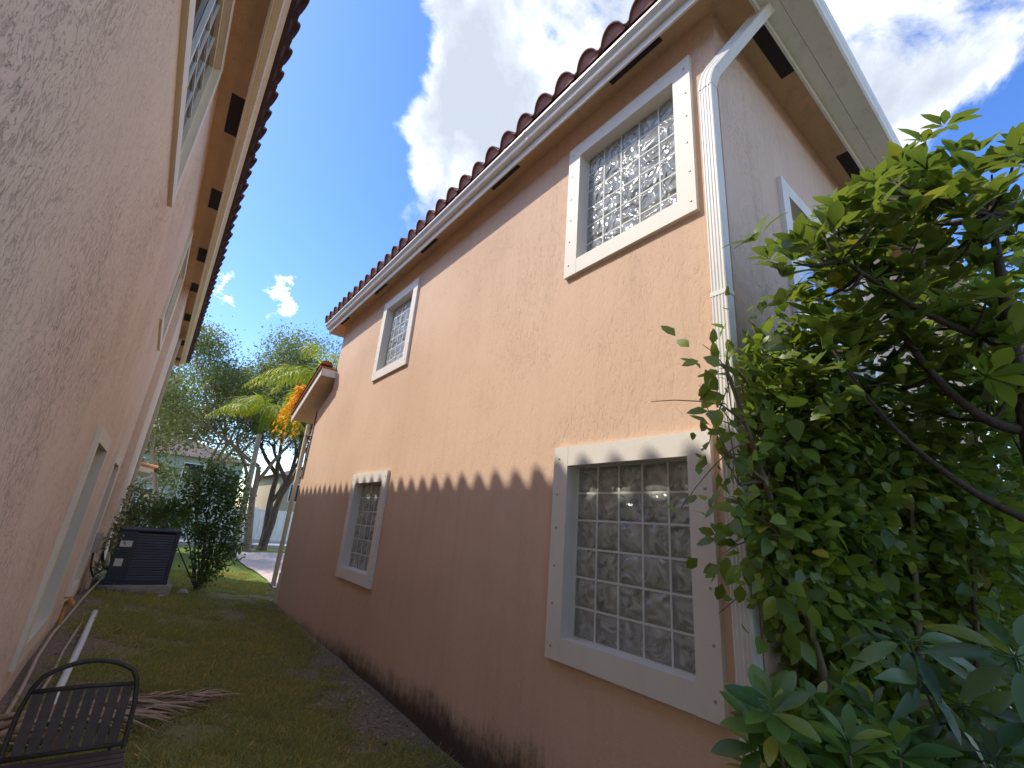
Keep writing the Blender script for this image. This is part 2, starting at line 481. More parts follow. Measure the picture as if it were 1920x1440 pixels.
def leaf_mat(name, dark, light, rough=0.4, trans=0.42, attr=True, spec=0.5):
    m, t = mat_new(name)
    if attr:
        f = t.n('ShaderNodeAttribute', attribute_name='tint').outputs['Fac']
    else:
        f = t.n('ShaderNodeObjectInfo').outputs['Random']
    p = pos(t)
    f2 = t.math('ADD', f, t.math('MULTIPLY', t.math('SUBTRACT', t.noise(p, 9.0, 3.0), 0.5), 0.35), clamp=True)
    c = t.ramp(f2, [(0.0, dark), (0.7, light), (0.93, tuple(min(1, v * k) for v, k in zip(light, (1.5, 1.2, 0.9)))), (1.0, tuple(min(1, v * k) for v, k in zip(light, (2.6, 1.35, 1.0))))])
    b = t.n('ShaderNodeBsdfPrincipled', {'Base Color': c, 'Roughness': rough, 'Specular IOR Level': spec})
    tl = t.n('ShaderNodeBsdfTranslucent', {'Color': t.mix(0.5, c, (light[0] * 2.2, light[1] * 1.9, light[2] * 0.8))})
    out(t, t.n('ShaderNodeMixShader', {0: trans, 1: b.outputs[0], 2: tl.outputs[0]}).outputs[0])
    return m


M['leaf_hedge'] = leaf_mat('hedge_leaf', (0.070, 0.130, 0.022), (0.180, 0.270, 0.042), 0.42)
M['leaf_hedge_o'] = leaf_mat('hedge_leaf_single', (0.070, 0.130, 0.022), (0.185, 0.280, 0.042), 0.40, attr=False)
M['leaf_umb'] = leaf_mat('umbrella_leaf', (0.055, 0.110, 0.024), (0.150, 0.220, 0.038), 0.42)
M['leaf_umb_o'] = leaf_mat('umbrella_leaf_single', (0.055, 0.110, 0.024), (0.160, 0.230, 0.038), 0.40, attr=False)
M['leaf_broad_o'] = leaf_mat('broad_leaf_single', (0.050, 0.120, 0.028), (0.120, 0.220, 0.036), 0.36, attr=False, trans=0.25)
M['leaf_dark_o'] = leaf_mat('dark_leaf_single', (0.030, 0.080, 0.028), (0.085, 0.160, 0.036), 0.36, attr=False, trans=0.2)
M['leaf_tree'] = leaf_mat('feathery_tree_leaf', (0.085, 0.130, 0.055), (0.18, 0.235, 0.095), 0.55, trans=0.45)
M['leaf_tree2'] = leaf_mat('olive_tree_leaf', (0.075, 0.095, 0.035), (0.16, 0.18, 0.065), 0.55, trans=0.35)
M['leaf_bush'] = leaf_mat('bush_leaf', (0.032, 0.075, 0.020), (0.085, 0.160, 0.034), 0.4, trans=0.35)
M['leaf_yellow'] = leaf_mat('bright_garden_leaf', (0.10, 0.17, 0.02), (0.22, 0.27, 0.03), 0.5, trans=0.45)
M['leaf_palm'] = leaf_mat('palm_leaflet', (0.13, 0.22, 0.022), (0.28, 0.36, 0.032), 0.45, trans=0.5)
M['flower'] = leaf_mat('yellow_palm_flower', (0.70, 0.33, 0.012), (0.85, 0.52, 0.03), 0.6, trans=0.3)
M['grass'] = leaf_mat('grass_blade', (0.19, 0.205, 0.060), (0.33, 0.345, 0.105), 0.6, trans=0.35)


def ground_mat():
    m, t = mat_new('lawn_soil')
    p = pos(t)
    sp = t.n('ShaderNodeSeparateXYZ', {0: p})
    n_a = t.noise(p, 1.4, 5.0, 0.6)
    n_b = t.noise(p, 22.0, 5.0, 0.7)
    n_c = t.noise(p, 90.0, 3.0, 0.7)
    green = t.mix(n_b, (0.15, 0.14, 0.055), (0.30, 0.28, 0.12))
    soil = t.mix(t.ramp(n_b, [(0.3, 0.0), (0.7, 1.0)]), (0.15, 0.115, 0.075), (0.33, 0.265, 0.185))
    soil = t.mix(t.ramp(n_c, [(0.62, 0.0), (0.74, 0.45)]), soil, (0.40, 0.34, 0.27))
    edge_r = t.n('ShaderNodeMapRange', {0: sp.outputs[0], 1: 1.0, 2: 2.5, 3: 0.0, 4: 0.36}).outputs[0]
    edge_l = t.n('ShaderNodeMapRange', {0: sp.outputs[0], 1: -0.42, 2: 0.25, 3: 0.55, 4: 0.0}).outputs[0]
    near = t.n('ShaderNodeMapRange', {0: sp.outputs[1], 1: 11.5, 2: 14.0, 3: 1.0, 4: 0.0}).outputs[0]
    e = t.math('MULTIPLY', t.math('MAXIMUM', edge_r, edge_l), near)
    bare = t.ramp(t.math('ADD', t.math('ADD', n_a, t.math('MULTIPLY', n_b, 0.35)), e), [(0.70, 0.0), (0.92, 1.0)])
    lush = t.n('ShaderNodeMapRange', {0: sp.outputs[1], 1: 10.5, 2: 13.0, 3: 0.0, 4: 1.0}).outputs[0]
    green = t.mix(lush, green, t.mix(n_b, (0.13, 0.185, 0.035), (0.23, 0.30, 0.06)))
    bare = t.math('MULTIPLY', bare, t.math('SUBTRACT', 1.0, t.math('MULTIPLY', lush, 0.75)))
    c = t.mix(bare, green, soil)
    bn = t.n('ShaderNodeBump', {'Height': t.math('ADD', n_b, t.math('MULTIPLY', n_c, 0.5)), 'Strength': 0.8, 'Distance': 0.03})
    b = t.n('ShaderNodeBsdfPrincipled', {'Base Color': c, 'Roughness': 0.95, 'Normal': bn.outputs[0], 'Specular IOR Level': 0.2})
    out(t, b.outputs[0])
    return m


M['ground'] = ground_mat()

# ------------------------------------------------------------------ setting: ground, drive, road
xs = sorted(set(list(np.round(np.arange(-2, 6.01, 0.1), 3)) + [-900, -300, -100, -40, -20, -10, -6, -4, 8, 10, 14, 20, 40, 100, 300, 900]))
ys = sorted(set(list(np.round(np.arange(-2, 18.01, 0.1), 3)) + [-900, -300, -100, -40, -20, -10, -5, 19, 20, 22, 24, 26, 28, 30, 34, 40, 60, 120, 300, 900]))
XX, YY = np.meshgrid(xs, ys)
ZZ = ground_z(XX, YY)
vv = np.stack([XX, YY, ZZ], -1).reshape(-1, 3)
nx, ny = len(xs), len(ys)
ff = [(j * nx + i, j * nx + i + 1, (j + 1) * nx + i + 1, (j + 1) * nx + i) for j in range(ny - 1) for i in range(nx - 1)]
tag(pyobj('ground', vv, ff, M['ground'], smooth=True), kind='structure')


def sheet(name, quad_fn, nu, nv, lift, mat):
    vs = []
    for j in range(nv + 1):
        for i in range(nu + 1):
            x, y = quad_fn(i / nu, j / nv)
            vs.append((x, y, gz(x, y) + lift))
    fs = [(j * (nu + 1) + i, j * (nu + 1) + i + 1, (j + 1) * (nu + 1) + i + 1, (j + 1) * (nu + 1) + i) for j in range(nv) for i in range(nu)]
    return tag(pyobj(name, vs, fs, mat), kind='structure')


def drive_xy(u, v):
    y = 12.4 + v * 9.4
    x0 = 2.85 + 0.25 * v + 0.06 * math.sin(v * 9)
    return x0 + u * (9.5 - x0), y


sheet('driveway', drive_xy, 20, 50, 0.03, M['paving'])
sheet('road', lambda u, v: (-60 + 130 * u, 24.2 + 4.0 * v), 60, 6, 0.02, M['asphalt'])
for yk, nm in ((24.05, 'kerb'), (28.2, 'kerb')):
    tag(box(nm, -60, 70, yk, yk + 0.15, 0.0, gz(0, yk) + 0.12, M['kerb']), kind='structure')

# ------------------------------------------------------------------ houses: shared pieces
def wall_x(name, x, y0, y1, z0, z1, holes, mat, parent, step=0.6):
    """a wall in the plane x = const with window openings"""
    ycuts = {y0, y1}
    zcuts = {z0, z1}
    for a, b, c, d in holes:
        ycuts |= {a, b}
        zcuts |= {c, d}
    ycuts, zcuts = sorted(ycuts), sorted(zcuts)
    vs, fs, idx = [], [], {}

    def vid(y, z):
        k = (round(y, 4), round(z, 4))
        if k not in idx:
            idx[k] = len(vs)
            vs.append((x, y, z))
        return idx[k]
    for a, b in zip(ycuts[:-1], ycuts[1:]):
        for c, d in zip(zcuts[:-1], zcuts[1:]):
            ym, zm = (a + b) / 2, (c + d) / 2
            if any(h[0] < ym < h[1] and h[2] < zm < h[3] for h in holes):
                continue
            fs.append((vid(a, c), vid(b, c), vid(b, d), vid(a, d)))
    return vs, fs


PITCH = 0.299


def tile_mesh(name, length, mats, wide=0.62, flat=0.85, stop=0.045, crest=0.098):
    """one barrel tile, local: along +X up-slope, Y across (0..PITCH), Z up; slot 1 is the mortar stop"""
    prof = []
    for k in range(13):
        u = k / 12
        a = u * PITCH
        if u < wide:
            h = crest * math.sin(math.pi * u / wide) ** flat
        else:
            h = -0.012 * math.sin(math.pi * (u - wide) / (1 - wide))
        prof.append((a, h))
    th = 0.018
    vs, fs, mi = [], [], []
    for xx, dz in ((0.0, 0.0), (length, -0.012)):
        for a, h in prof:
            vs.append((xx, a * 0.995, h + dz))
        for a, h in prof:
            vs.append((xx, a * 0.995, h + dz - th))
    n = len(prof)
    for k in range(n - 1):
        fs.append((k, k + 1, 2 * n + k + 1, 2 * n + k)); mi.append(0)
        fs.append((n + k + 1, n + k, 3 * n + k, 3 * n + k + 1)); mi.append(0)
        fs.append((k + 1, k, n + k, n + k + 1)); mi.append(0)
    # mortar stop, set back from the lip
    b = len(vs)
    ns = sum(1 for k in range(13) if k / 12 <= wide + 0.05)
    for a, h in prof[:ns]:
        vs.append((stop, a, max(h - th * 0.6, -0.02)))
    vs.append((stop, prof[ns - 1][0], -0.035)); vs.append((stop, 0, -0.035))
    fs.append(tuple(range(b, b + ns + 2))); mi.append(1)
    me = bpy.data.meshes.new(name)
    me.from_pydata(vs, [], fs)
    me.update()
    for m in mats:
        me.materials.append(m)
    me.polygons.foreach_set('material_index', mi)
    me.polygons.foreach_set('use_smooth', np.array([i == 0 for i in mi], dtype=bool))
    return me


SLOPE = math.atan(0.40)


def tile_row(parent, me, x_e, z_e, sgn, ys_, row=0, axis='y'):
    """tiles along an eave; sgn +1: the slope rises towards +x, -1 towards -x"""
    for i, y in enumerate(ys_):
        o = bpy.data.objects.new('roof_tile', me)
        COL.objects.link(o)
        d = row * 0.36
        jz = random.uniform(-0.006, 0.006)
        if axis == 'y':
            locv = Vector((x_e + sgn * d * math.cos(SLOPE) + random.uniform(-0.008, 0.008), y, z_e + d * math.sin(SLOPE) + jz))
            R = Matrix.Rotation(-SLOPE + random.uniform(-.012, .012), 4, 'Y')
            if sgn < 0:
                R = Matrix.Rotation(math.pi, 4, 'Z') @ R
                locv.y += PITCH
        else:
            locv = Vector((y, x_e + sgn * d * math.cos(SLOPE), z_e + d * math.sin(SLOPE) + jz))
            R = Matrix.Rotation(math.pi / 2 * sgn, 4, 'Z') @ Matrix.Rotation(-SLOPE, 4, 'Y')
        attach(o, parent, Matrix.Translation(locv) @ R)


def hip_roof(name, x0, x1, y0, y1, z, mat, parent):
    k = math.tan(SLOPE)
    hw = min(x1 - x0, y1 - y0) / 2
    h = hw * k
    if (x1 - x0) < (y1 - y0):
        r0, r1 = (x0 + hw, y0 + hw, z + h), (x0 + hw, y1 - hw, z + h)
        fs = [(0, 1, 4), (1, 2, 5, 4), (2, 3, 5), (3, 0, 4, 5), (0, 3, 2, 1)]
    else:
        r0, r1 = (x0 + hw, y0 + hw, z + h), (x1 - hw, y0 + hw, z + h)
        fs = [(0, 1, 5, 4), (1, 2, 5), (2, 3, 4, 5), (3, 0, 4), (0, 3, 2, 1)]
    vs = [(x0, y0, z), (x1, y0, z), (x1, y1, z), (x0, y1, z), r0, r1]
    return pyobj(name, vs, fs, mat, parent)


def gutter_profile(u_f, z_t, s):
    """K-style gutter against a fascia whose outer face is at u_f, s = outward sign"""
    P = [(0.000, 0.0), (0.000, -0.088), (0.058, -0.088), (0.066, -0.074), (0.068, -0.050), (0.090, -0.030), (0.104, -0.018), (0.106, 0.006),
         (0.096, 0.008), (0.096, -0.008), (0.080, -0.020), (0.058, -0.044), (0.056, -0.078), (0.008, -0.078), (0.008, 0.0)]
    return [(u_f + s * a, z_t + b) for a, b in P]


def frame_mesh(y0, y1, z0, z1, bw, xf, xb, s=-1):
    """flat board surround with a bevelled edge; face at xf, back at xb"""
    bm = bmesh.new()
    x0, x1 = min(xf, xb), max(xf, xb)
    e = 0.0015
    bbox(bm, x0, x1, y0, y0 + bw, z0, z1)
    bbox(bm, x0, x1, y1 - bw, y1, z0, z1)
    bbox(bm, x0 + e, x1 - e, y0 + bw - e, y1 - bw + e, z1 - bw, z1 - e)
    bbox(bm, x0 + e, x1 - e, y0 + bw - e, y1 - bw + e, z0 + e, z0 + bw)
    bmesh.ops.recalc_face_normals(bm, faces=bm.faces)
    return bm


# ------------------------------------------------------------------ peach house with glass-block windows
XR = 2.55
HR = thing('house', (XR, 1.18, 0.0), 'two-storey peach stucco house with glass block windows and white gutters', 'house')
WINS = [(1.375, 2.700, 0.985, 2.485), (1.375, 2.700, 4.06, 5.545), (6.035, 7.375, 0.965, 2.475), (6.035, 7.375, 4.04, 5.515)]
BW = 0.150
holes = [(a + BW, b - BW, c + BW, d - BW) for a, b, c, d in WINS]
YN, YF, YL = 1.18, 9.78, 10.80
vs, fs = wall_x('wall', XR, YN, YF, -0.4, 5.95, holes, None, None)
b0 = len(vs)
vs += [(XR, YF, -0.4), (XR, YL, -0.4), (XR, YL, 3.92), (XR, YF, 4.36),
       (9.0, YL, -0.4), (9.0, YL, 3.92), (12.0, YF, -0.4), (12.0, YF, 5.95), (XR, YF, 5.95), (9.0, YF, 4.36)]
fs += [(b0, b0 + 1, b0 + 2, b0 + 3), (b0 + 1, b0 + 4, b0 + 5, b0 + 2), (b0, b0 + 6, b0 + 7, b0 + 8)]
wall = pyobj('wall', vs, fs, M['stucco'], HR)
# back elevation, with one window opening
BWIN = (3.45, 5.35, 3.22, 4.79)
vsb, fsb = wall_x('wall', YN, XR, 12.0, -0.4, 5.95, [(BWIN[0] + 0.13, BWIN[1] - 0.13, BWIN[2] + 0.13, BWIN[3] - 0.13)], None, None)
vsb = [(y, x, z) for x, y, z in vsb]
fsb = [tuple(reversed(f_)) for f_ in fsb]
b0 = len(vsb)
vsb += [(12.0, YN, -0.4), (12.0, YF, -0.4), (12.0, YF, 5.95), (12.0, YN, 5.95)]
fsb += [(b0, b0 + 1, b0 + 2, b0 + 3)]
pyobj('back_wall', vsb, fsb, M['stucco_back'], HR)

# glass block (shared mesh), local: face towards -x, centred, 0.2 pitch
BH, BP = 0.0925, 0.2


def glass_block_mesh():
    vs, fs, mi = [], [], []
    N = 6
    for j in range(N + 1):
        for i in range(N + 1):
            u, v = i / N * 2 - 1, j / N * 2 - 1
            r = max(abs(u), abs(v))
            x = 0.0 if r < 0.99 else 0.006
            vs.append((x - 0.004 * (1 - u * u) * (1 - v * v), u * BH, v * BH))
    for j in range(N):
        for i in range(N):
            a = j * (N + 1) + i
            fs.append((a, a + N + 1, a + N + 2, a + 1)); mi.append(0)
    b = len(vs)
    q = BH - 0.001
    e = BH - 0.016
    for x, s in ((0.008, q), (0.042, e)):
        for y, z in ((-s, -s), (s, -s), (s, s), (-s, s)):
            vs.append((x, y, z))
    for k in range(4):
        k2 = (k + 1) % 4
        fs.append((b + k, b + k2, b + 4 + k2, b + 4 + k)); mi.append(1)
    fs.append((b + 4, b + 5, b + 6, b + 7)); mi.append(2)
    me = bpy.data.meshes.new('glass_block')
    me.from_pydata(vs, [], fs)
    me.update()
    for m in ('block_front', 'block_side', 'block_back'):
        me.materials.append(M[m])
    me.polygons.foreach_set('material_index', mi)
    me.polygons.foreach_set('use_smooth', np.array([i == 0 for i in mi], dtype=bool))
    return me


BLK = glass_block_mesh()
sc_v, sc_f = tube_geo([(0, 0, 0), (-0.004, 0, 0), (-0.006, 0, 0)], [0.0085, 0.008, 0.004], 8)
SCREW = bpy.data.meshes.new('screw')
SCREW.from_pydata([tuple(v) for v in sc_v], [], sc_f)
SCREW.materials.append(M['screw'])


def child(name, me, parent, loc):
    o = bpy.data.objects.new(name, me)
    COL.objects.link(o)
    attach(o, parent, Matrix.Translation(Vector(loc)))
    return o


XF = 2.512
for a, b, c, d in WINS:
    wn = bmobj('window', frame_mesh(a, b, c, d, BW, XF, XR + 0.02), M['trim'], HR)
    ia, ib, ic, id_ = a + BW, b - BW, c + BW, d - BW
    # reveal: four plates lining the opening
    rv, rf = [], []
    xa, xb = XF + 0.004, XR + 0.16
    yA, yB, zA, zB = ia + 0.001, ib - 0.001, ic + 0.001, id_ - 0.001
    rv = [(xa, yA, zA), (xa, yB, zA), (xa, yB, zB), (xa, yA, zB), (xb, yA, zA), (xb, yB, zA), (xb, yB, zB), (xb, yA, zB)]
    rf = [(0, 1, 5, 4), (1, 2, 6, 5), (2, 3, 7, 6), (3, 0, 4, 7)]
    pyobj('window_reveal', rv, rf, M['trim'], wn)
    xg = XR + 0.075
    # mortar grid between the blocks
    gw, gh = 5 * BP, 6 * BP
    yc, zc_ = (ia + ib) / 2, (ic + id_) / 2
    y_0, z_0 = yc - gw / 2, zc_ - gh / 2
    bm = bmesh.new()
    for i in range(6):
        lo = yA + 0.0005 if i == 0 else y_0 + i * BP - 0.0070
        hi = yB - 0.0005 if i == 5 else y_0 + i * BP + 0.0070
        bbox(bm, xg + 0.003, xg + 0.08, lo, max(hi, lo + 0.007), zA + 0.0005, zB - 0.0005)
    for j in range(7):
        lo = zA + 0.0012 if j == 0 else z_0 + j * BP - 0.0070
        hi = zB - 0.0012 if j == 6 else z_0 + j * BP + 0.0070
        bbox(bm, xg + 0.0045, xg + 0.078, yA + 0.0012, yB - 0.0012, lo, max(hi, lo + 0.007))
    bmesh.ops.recalc_face_normals(bm, faces=bm.faces)
    bmobj('mortar_joint', bm, M['mortar'], wn)
    for i in range(5):
        for j in range(6):
            child('glass_block', BLK, wn, (xg + random.uniform(-0.0015, 0.0015), y_0 + (i + 0.5) * BP, z_0 + (j + 0.5) * BP))
    # curtain hung inside, gently folded
    cv, cf = [], []
    for k in range(41):
        y = ia - 0.25 + k / 40 * (ib - ia + 0.5)
        x = XR + 0.36 + 0.035 * math.sin(k * 1.15) + 0.015 * math.sin(k * 2.7)
        cv += [(x, y, ic - 0.3), (x, y, id_ + 0.25)]
        if k:
            cf.append((2 * k - 2, 2 * k, 2 * k + 1, 2 * k - 1))
    pyobj('curtain', cv, cf, M['curtain'], wn, smooth=True)
    for k in range(6):
        zz = c + 0.10 + k * (d - c - 0.2) / 5
        for yy in (a + 0.045, b - 0.055):
            child('screw', SCREW, wn, (XF, yy + random.uniform(-.006, .006), zz + random.uniform(-.02, .02)))

# back window: white frame, sash and a pane that mirrors the sky
a, b, c, d = BWIN
bm = frame_mesh(a, b, c, d, 0.13, YN - 0.035, YN + 0.02)
for v in bm.verts:
    v.co = Vector((v.co.y, v.co.x, v.co.z))
bmesh.ops.recalc_face_normals(bm, faces=bm.faces)
bw_o = bmobj('window', bm, M['gutter'], HR)
bm = bmesh.new()
ia, ib, ic, id_ = a + 0.131, b - 0.131, c + 0.131, d - 0.131
bbox(bm, ia, ia + 0.05, YN + 0.06, YN + 0.10, ic, id_)
bbox(bm, ib - 0.05, ib, YN + 0.06, YN + 0.10, ic, id_)
bbox(bm, ia + 0.049, ib - 0.049, YN + 0.061, YN + 0.099, id_ - 0.05, id_ - 0.001)
bbox(bm, ia + 0.049, ib - 0.049, YN + 0.061, YN + 0.099, ic + 0.001, ic + 0.05)
bbox(bm, (ia + ib) / 2 - 0.025, (ia + ib) / 2 + 0.025, YN + 0.057, YN + 0.097, ic + 0.05, id_ - 0.05)
bmesh.ops.recalc_face_normals(bm, faces=bm.faces)
bmobj('sash', bm, M['gutter'], bw_o)
pyobj('pane', [(ia, YN + 0.08, ic), (ib, YN + 0.08, ic), (ib, YN + 0.08, id_), (ia, YN + 0.08, id_)], [(0, 1, 2, 3)], M['pane_sky'], bw_o)
pyobj('window_reveal', [(ia, YN - 0.03, ic), (ib, YN - 0.03, ic), (ib, YN - 0.03, id_), (ia, YN - 0.03, id_), (ia, YN + 0.12, ic), (ib, YN + 0.12, ic), (ib, YN + 0.12, id_), (ia, YN + 0.12, id_)],
      [(0, 1, 5, 4), (1, 2, 6, 5), (2, 3, 7, 6), (3, 0, 4, 7)], M['trim'], bw_o)

# eaves of the peach house
XFA, YFA, YFF = 2.285, 0.90, 10.06
ZS, ZFB = 5.85, 5.69
box('soffit', XFA + 0.02, 12.2, YFA + 0.02, YFF - 0.02, ZS, ZS + 0.06, M['soffit'], HR)
box('fascia', XFA, XFA + 0.02, YFA, YFF, ZFB, 5.93, M['fascia'], HR)
box('fascia', XFA + 0.02, 12.2, YFA, YFA + 0.02, ZFB, 5.929, M['gutter_back'], HR)
box('fascia', XFA + 0.02, 12.2, YFF - 0.02, YFF, ZFB, 5.929, M['fascia'], HR)
extrude('gutter', gutter_profile(XFA - 0.001, 5.865, -1), 'y', YFA - 0.10, YFF + 0.02, M['gutter'], HR)
GB = [(0.115, 0.0), (0.115, -0.115), (0.27, -0.115), (0.285, -0.10), (0.288, -0.06), (0.300, -0.03), (0.305, 0.03), (0.293, 0.032), (0.275, -0.06), (0.262, -0.095), (0.127, -0.095), (0.127, 0.0)]
extrude('gutter', [(YFA - a_, 5.87 + b_) for a_, b_ in GB], 'x', XFA - 0.10, 12.2, M['gutter_back'], HR)
box('fascia', XFA + 0.021, 12.2, YFA - 0.112, YFA - 0.001, 5.755, 5.90, M['gutter_back'], HR)
for yy in (3.05, 6.1):   # slip joints where two lengths of gutter meet
    extrude('gutter_joint', [(XFA - 0.001 + (u_ - XFA + 0.001) * 1.03, z_ + (0.002 if z_ > 5.83 else -0.003)) for u_, z_ in gutter_profile(XFA - 0.001, 5.865, -1)[:8]] + [(XFA - 0.002, 5.872)], 'y', yy, yy + 0.035, M['gutter'], HR)
for k in range(9):   # gutter hangers seen as small brackets on the lip
    yy = 1.3 + k * 1.05
    box('gutter_bracket', XFA - 0.109, XFA - 0.066, yy, yy + 0.03, 5.861, 5.8765, M['gutter'], HR)
for y0, y1 in [(1.56, 2.10), (3.46, 3.99), (5.40, 5.90), (7.25, 7.77), (9.2, 9.7)]:
    box('soffit_vent', XFA + 0.02, XFA + 0.165, y0, y1, ZS - 0.004, ZS + 0.01, M['vent'], HR)
for x0, x1 in [(2.95, 3.52), (4.82, 5.36), (6.7, 7.25), (8.6, 9.1)]:
    box('soffit_vent', x0, x1, YFA + 0.03, YFA + 0.165, ZS - 0.0045, ZS + 0.01, M['vent'], HR)
ROOF_R = hip_roof('roof', 2.19, 12.3, 0.78, 10.16, 5.895, M['tile'], HR)
TILE_R = tile_mesh('roof_tile', 0.42, [M['tile'], M['tile_end']], 0.80, 0.62, 0.022)
tile_row(ROOF_R, TILE_R, 2.15, 5.945, +1, [0.84 + i * PITCH for i in range(31)], 0)
tile_row(ROOF_R, TILE_R, 2.15, 5.97, +1, [1.02 + i * PITCH for i in range(30)], 1)
tile_row(ROOF_R, TILE_R, 0.84, 5.88, +1, [2.45 + i * PITCH for i in range(28)], 0, axis='x')

# downspout at the near corner: ribbed rectangular pipe, two elbows
def ribbed_pipe(name, path, wy, wx, mat, parent, ribs=5, frame=None):
    """rectangular pipe with ribbed front swept down a path; section axes given per point"""
    sec = []
    for k in range(ribs):
        u0 = -wy / 2 + wy * k / ribs
        st = wy / ribs
        sec += [(u0 + 0.1 * st, -wx / 2), (u0 + 0.45 * st, -wx / 2 - 0.004), (u0 + 0.65 * st, -wx / 2 - 0.004), (u0 + 0.9 * st, -wx / 2)]
    sec += [(wy / 2, -wx / 2 + 0.004), (wy / 2, wx / 2), (-wy / 2, wx / 2), (-wy / 2, -wx / 2 + 0.004)]
    n = len(sec)
    vs, fs = [], []
    for P, eu, ev in path:
        P, eu, ev = Vector(P), Vector(eu).normalized(), Vector(ev).normalized()
        for u, v in sec:
            vs.append(P + eu * u + ev * v)
    for i in range(len(path) - 1):
        for k in range(n):
            k2 = (k + 1) % n
            fs.append((i * n + k, i * n + k2, (i + 1) * n + k2, (i + 1) * n + k))
    fs.append(tuple(range(n)))
    fs.append(tuple(reversed(range((len(path) - 1) * n, len(path) * n))))
    bm = bmesh.new()
    bv = [bm.verts.new(v) for v in vs]
    for f_ in fs:
        bm.faces.new([bv[i] for i in f_])
    bmesh.ops.recalc_face_normals(bm, faces=bm.faces)
    return bmobj(name, bm, mat, parent)


eu, ev = (0, 1, 0), (1, 0, 0)
dsp = ribbed_pipe('downspout', [((2.488, 1.228, 0.02), eu, ev), ((2.488, 1.228, 5.03), eu, ev)], 0.104, 0.074, M['gutter'], HR)
el = []
top = Vector((2.80, 0.875, 5.80))
bot = Vector((2.488, 1.228, 5.03))
dirv = (top - Vector((2.488, 1.228, 5.14))).normalized()
el.append((bot + Vector((0, 0, -0.02)), eu, ev))
for s in (0.15, 0.4, 0.7, 1.0):
    p_ = bot + Vector((0, 0, 0.10 * min(1, s * 1.3))) + dirv * (0.10 * s * s)
    tdir = (Vector((0, 0, 1)) * (1 - s) + dirv * s).normalized()
    v_ = (Vector((1, 0, 0)) - tdir * tdir.x).normalized()
    el.append((p_, tdir.cross(v_) * -1, v_))
tdir = dirv
v_ = (Vector((1, 0, 0)) - tdir * tdir.x).normalized()
el.append((top, tdir.cross(v_) * -1, v_))
el = [(p, tuple(u if Vector(u).y > 0 else -Vector(u)), v) for p, u, v in el]
ribbed_pipe('elbow', el, 0.110, 0.080, M['gutter'], dsp, ribs=3)
for zz in (1.0, 3.3):
    box('strap', 2.446, 2.53, 1.172, 1.284, zz, zz + 0.03, M['gutter'], dsp)

# lower storey at the street end: lean-to roof, rake board, corner pipe and cable
K = 0.42
def zr(y):
    return 4.82 - K * (y - YF)
R2v = []
for x in (2.255, 9.2):
    for y in (YF - 0.02, 11.55):
        for dz in (0.0, 0.16):
            R2v.append((x, y, zr(y) - 0.19 + dz))
pyobj('lower_roof', R2v, [(0, 1, 3, 2), (4, 6, 7, 5), (0, 4, 5, 1), (2, 3, 7, 6), (0, 2, 6, 4), (1, 5, 7, 3)], M['soffit'], HR)
rk = []
for y in (YF - 0.05, 11.6):
    rk += [(2.235, y, zr(y) - 0.22), (2.235, y, zr(y) - 0.02), (2.254, y, zr(y) - 0.02), (2.254, y, zr(y) - 0.22)]
pyobj('rake_board', rk, [(0, 1, 5, 4), (1, 2, 6, 5), (2, 3, 7, 6), (3, 0, 4, 7), (0, 3, 2, 1), (4, 5, 6, 7)], M['fascia'], HR)
# rake return facing the back
box('rake_return', 2.26, XR, YF - 0.045, YF - 0.022, zr(YF) - 0.20, zr(YF) - 0.04, M['fascia'], HR)
low_tiles = pyobj('tile_bed', [(2.2, YF - 0.06, zr(YF) + 0.0), (9.2, YF - 0.06, zr(YF) + 0.0), (9.2, 11.62, zr(11.62)), (2.2, 11.62, zr(11.62)),
                               (2.2, YF - 0.06, zr(YF) - 0.028), (9.2, YF - 0.06, zr(YF) - 0.028), (9.2, 11.62, zr(11.62) - 0.028), (2.2, 11.62, zr(11.62) - 0.028)],
                  [(0, 1, 2, 3), (7, 6, 5, 4), (0, 3, 7, 4), (1, 5, 6, 2), (0, 4, 5, 1), (3, 2, 6, 7)], M['tile_orange'], HR)
for k in range(5):   # rake tiles, stepped down the edge
    y0 = YF - 0.08 + k * 0.345
    rv = []
    for y, lift in ((y0, 0.035), (y0 + 0.40, 0.062)):
        for q in range(7):
            an = math.pi * q / 6
            rv.append((2.31 - 0.125 * math.cos(an), y, zr(y) + lift - 0.03 + 0.09 * math.sin(an)))
    rf = [(q, q + 1, 8 + q, 7 + q) for q in range(6)] + [tuple(range(7)), tuple(reversed(range(7, 14)))]
    pyobj('rake_tile', rv, rf, M['tile'] if k else M['tile_orange'], HR, smooth=True)
cp = box('corner_downspout', 2.452, 2.528, 10.86, 10.96, 0.36, 3.75, M['gutter_old'], HR, 0.006)
box('corner_board', 2.530, 2.549, 10.60, 10.78, 0.06, 0.62, M['trim_old'], HR, 0.004)
tube('cable', [(2.535, 10.62, 4.05), (2.535, 10.62, 2.55), (2.535, 10.75, 2.55), (2.53, 10.77, 3.3), (2.48, 11.02, 3.72)], 0.011, M['cable'], HR, 6)
tube('cable', [(2.535, 10.62, 2.95), (2.535, 10.76, 2.95)], 0.011, M['cable'], HR, 6)
tube('cable', [(2.535, 10.64, 3.45), (2.45, 10.95, 3.5), (2.47, 11.06, 3.25)], 0.014, M['cable'], HR, 6)

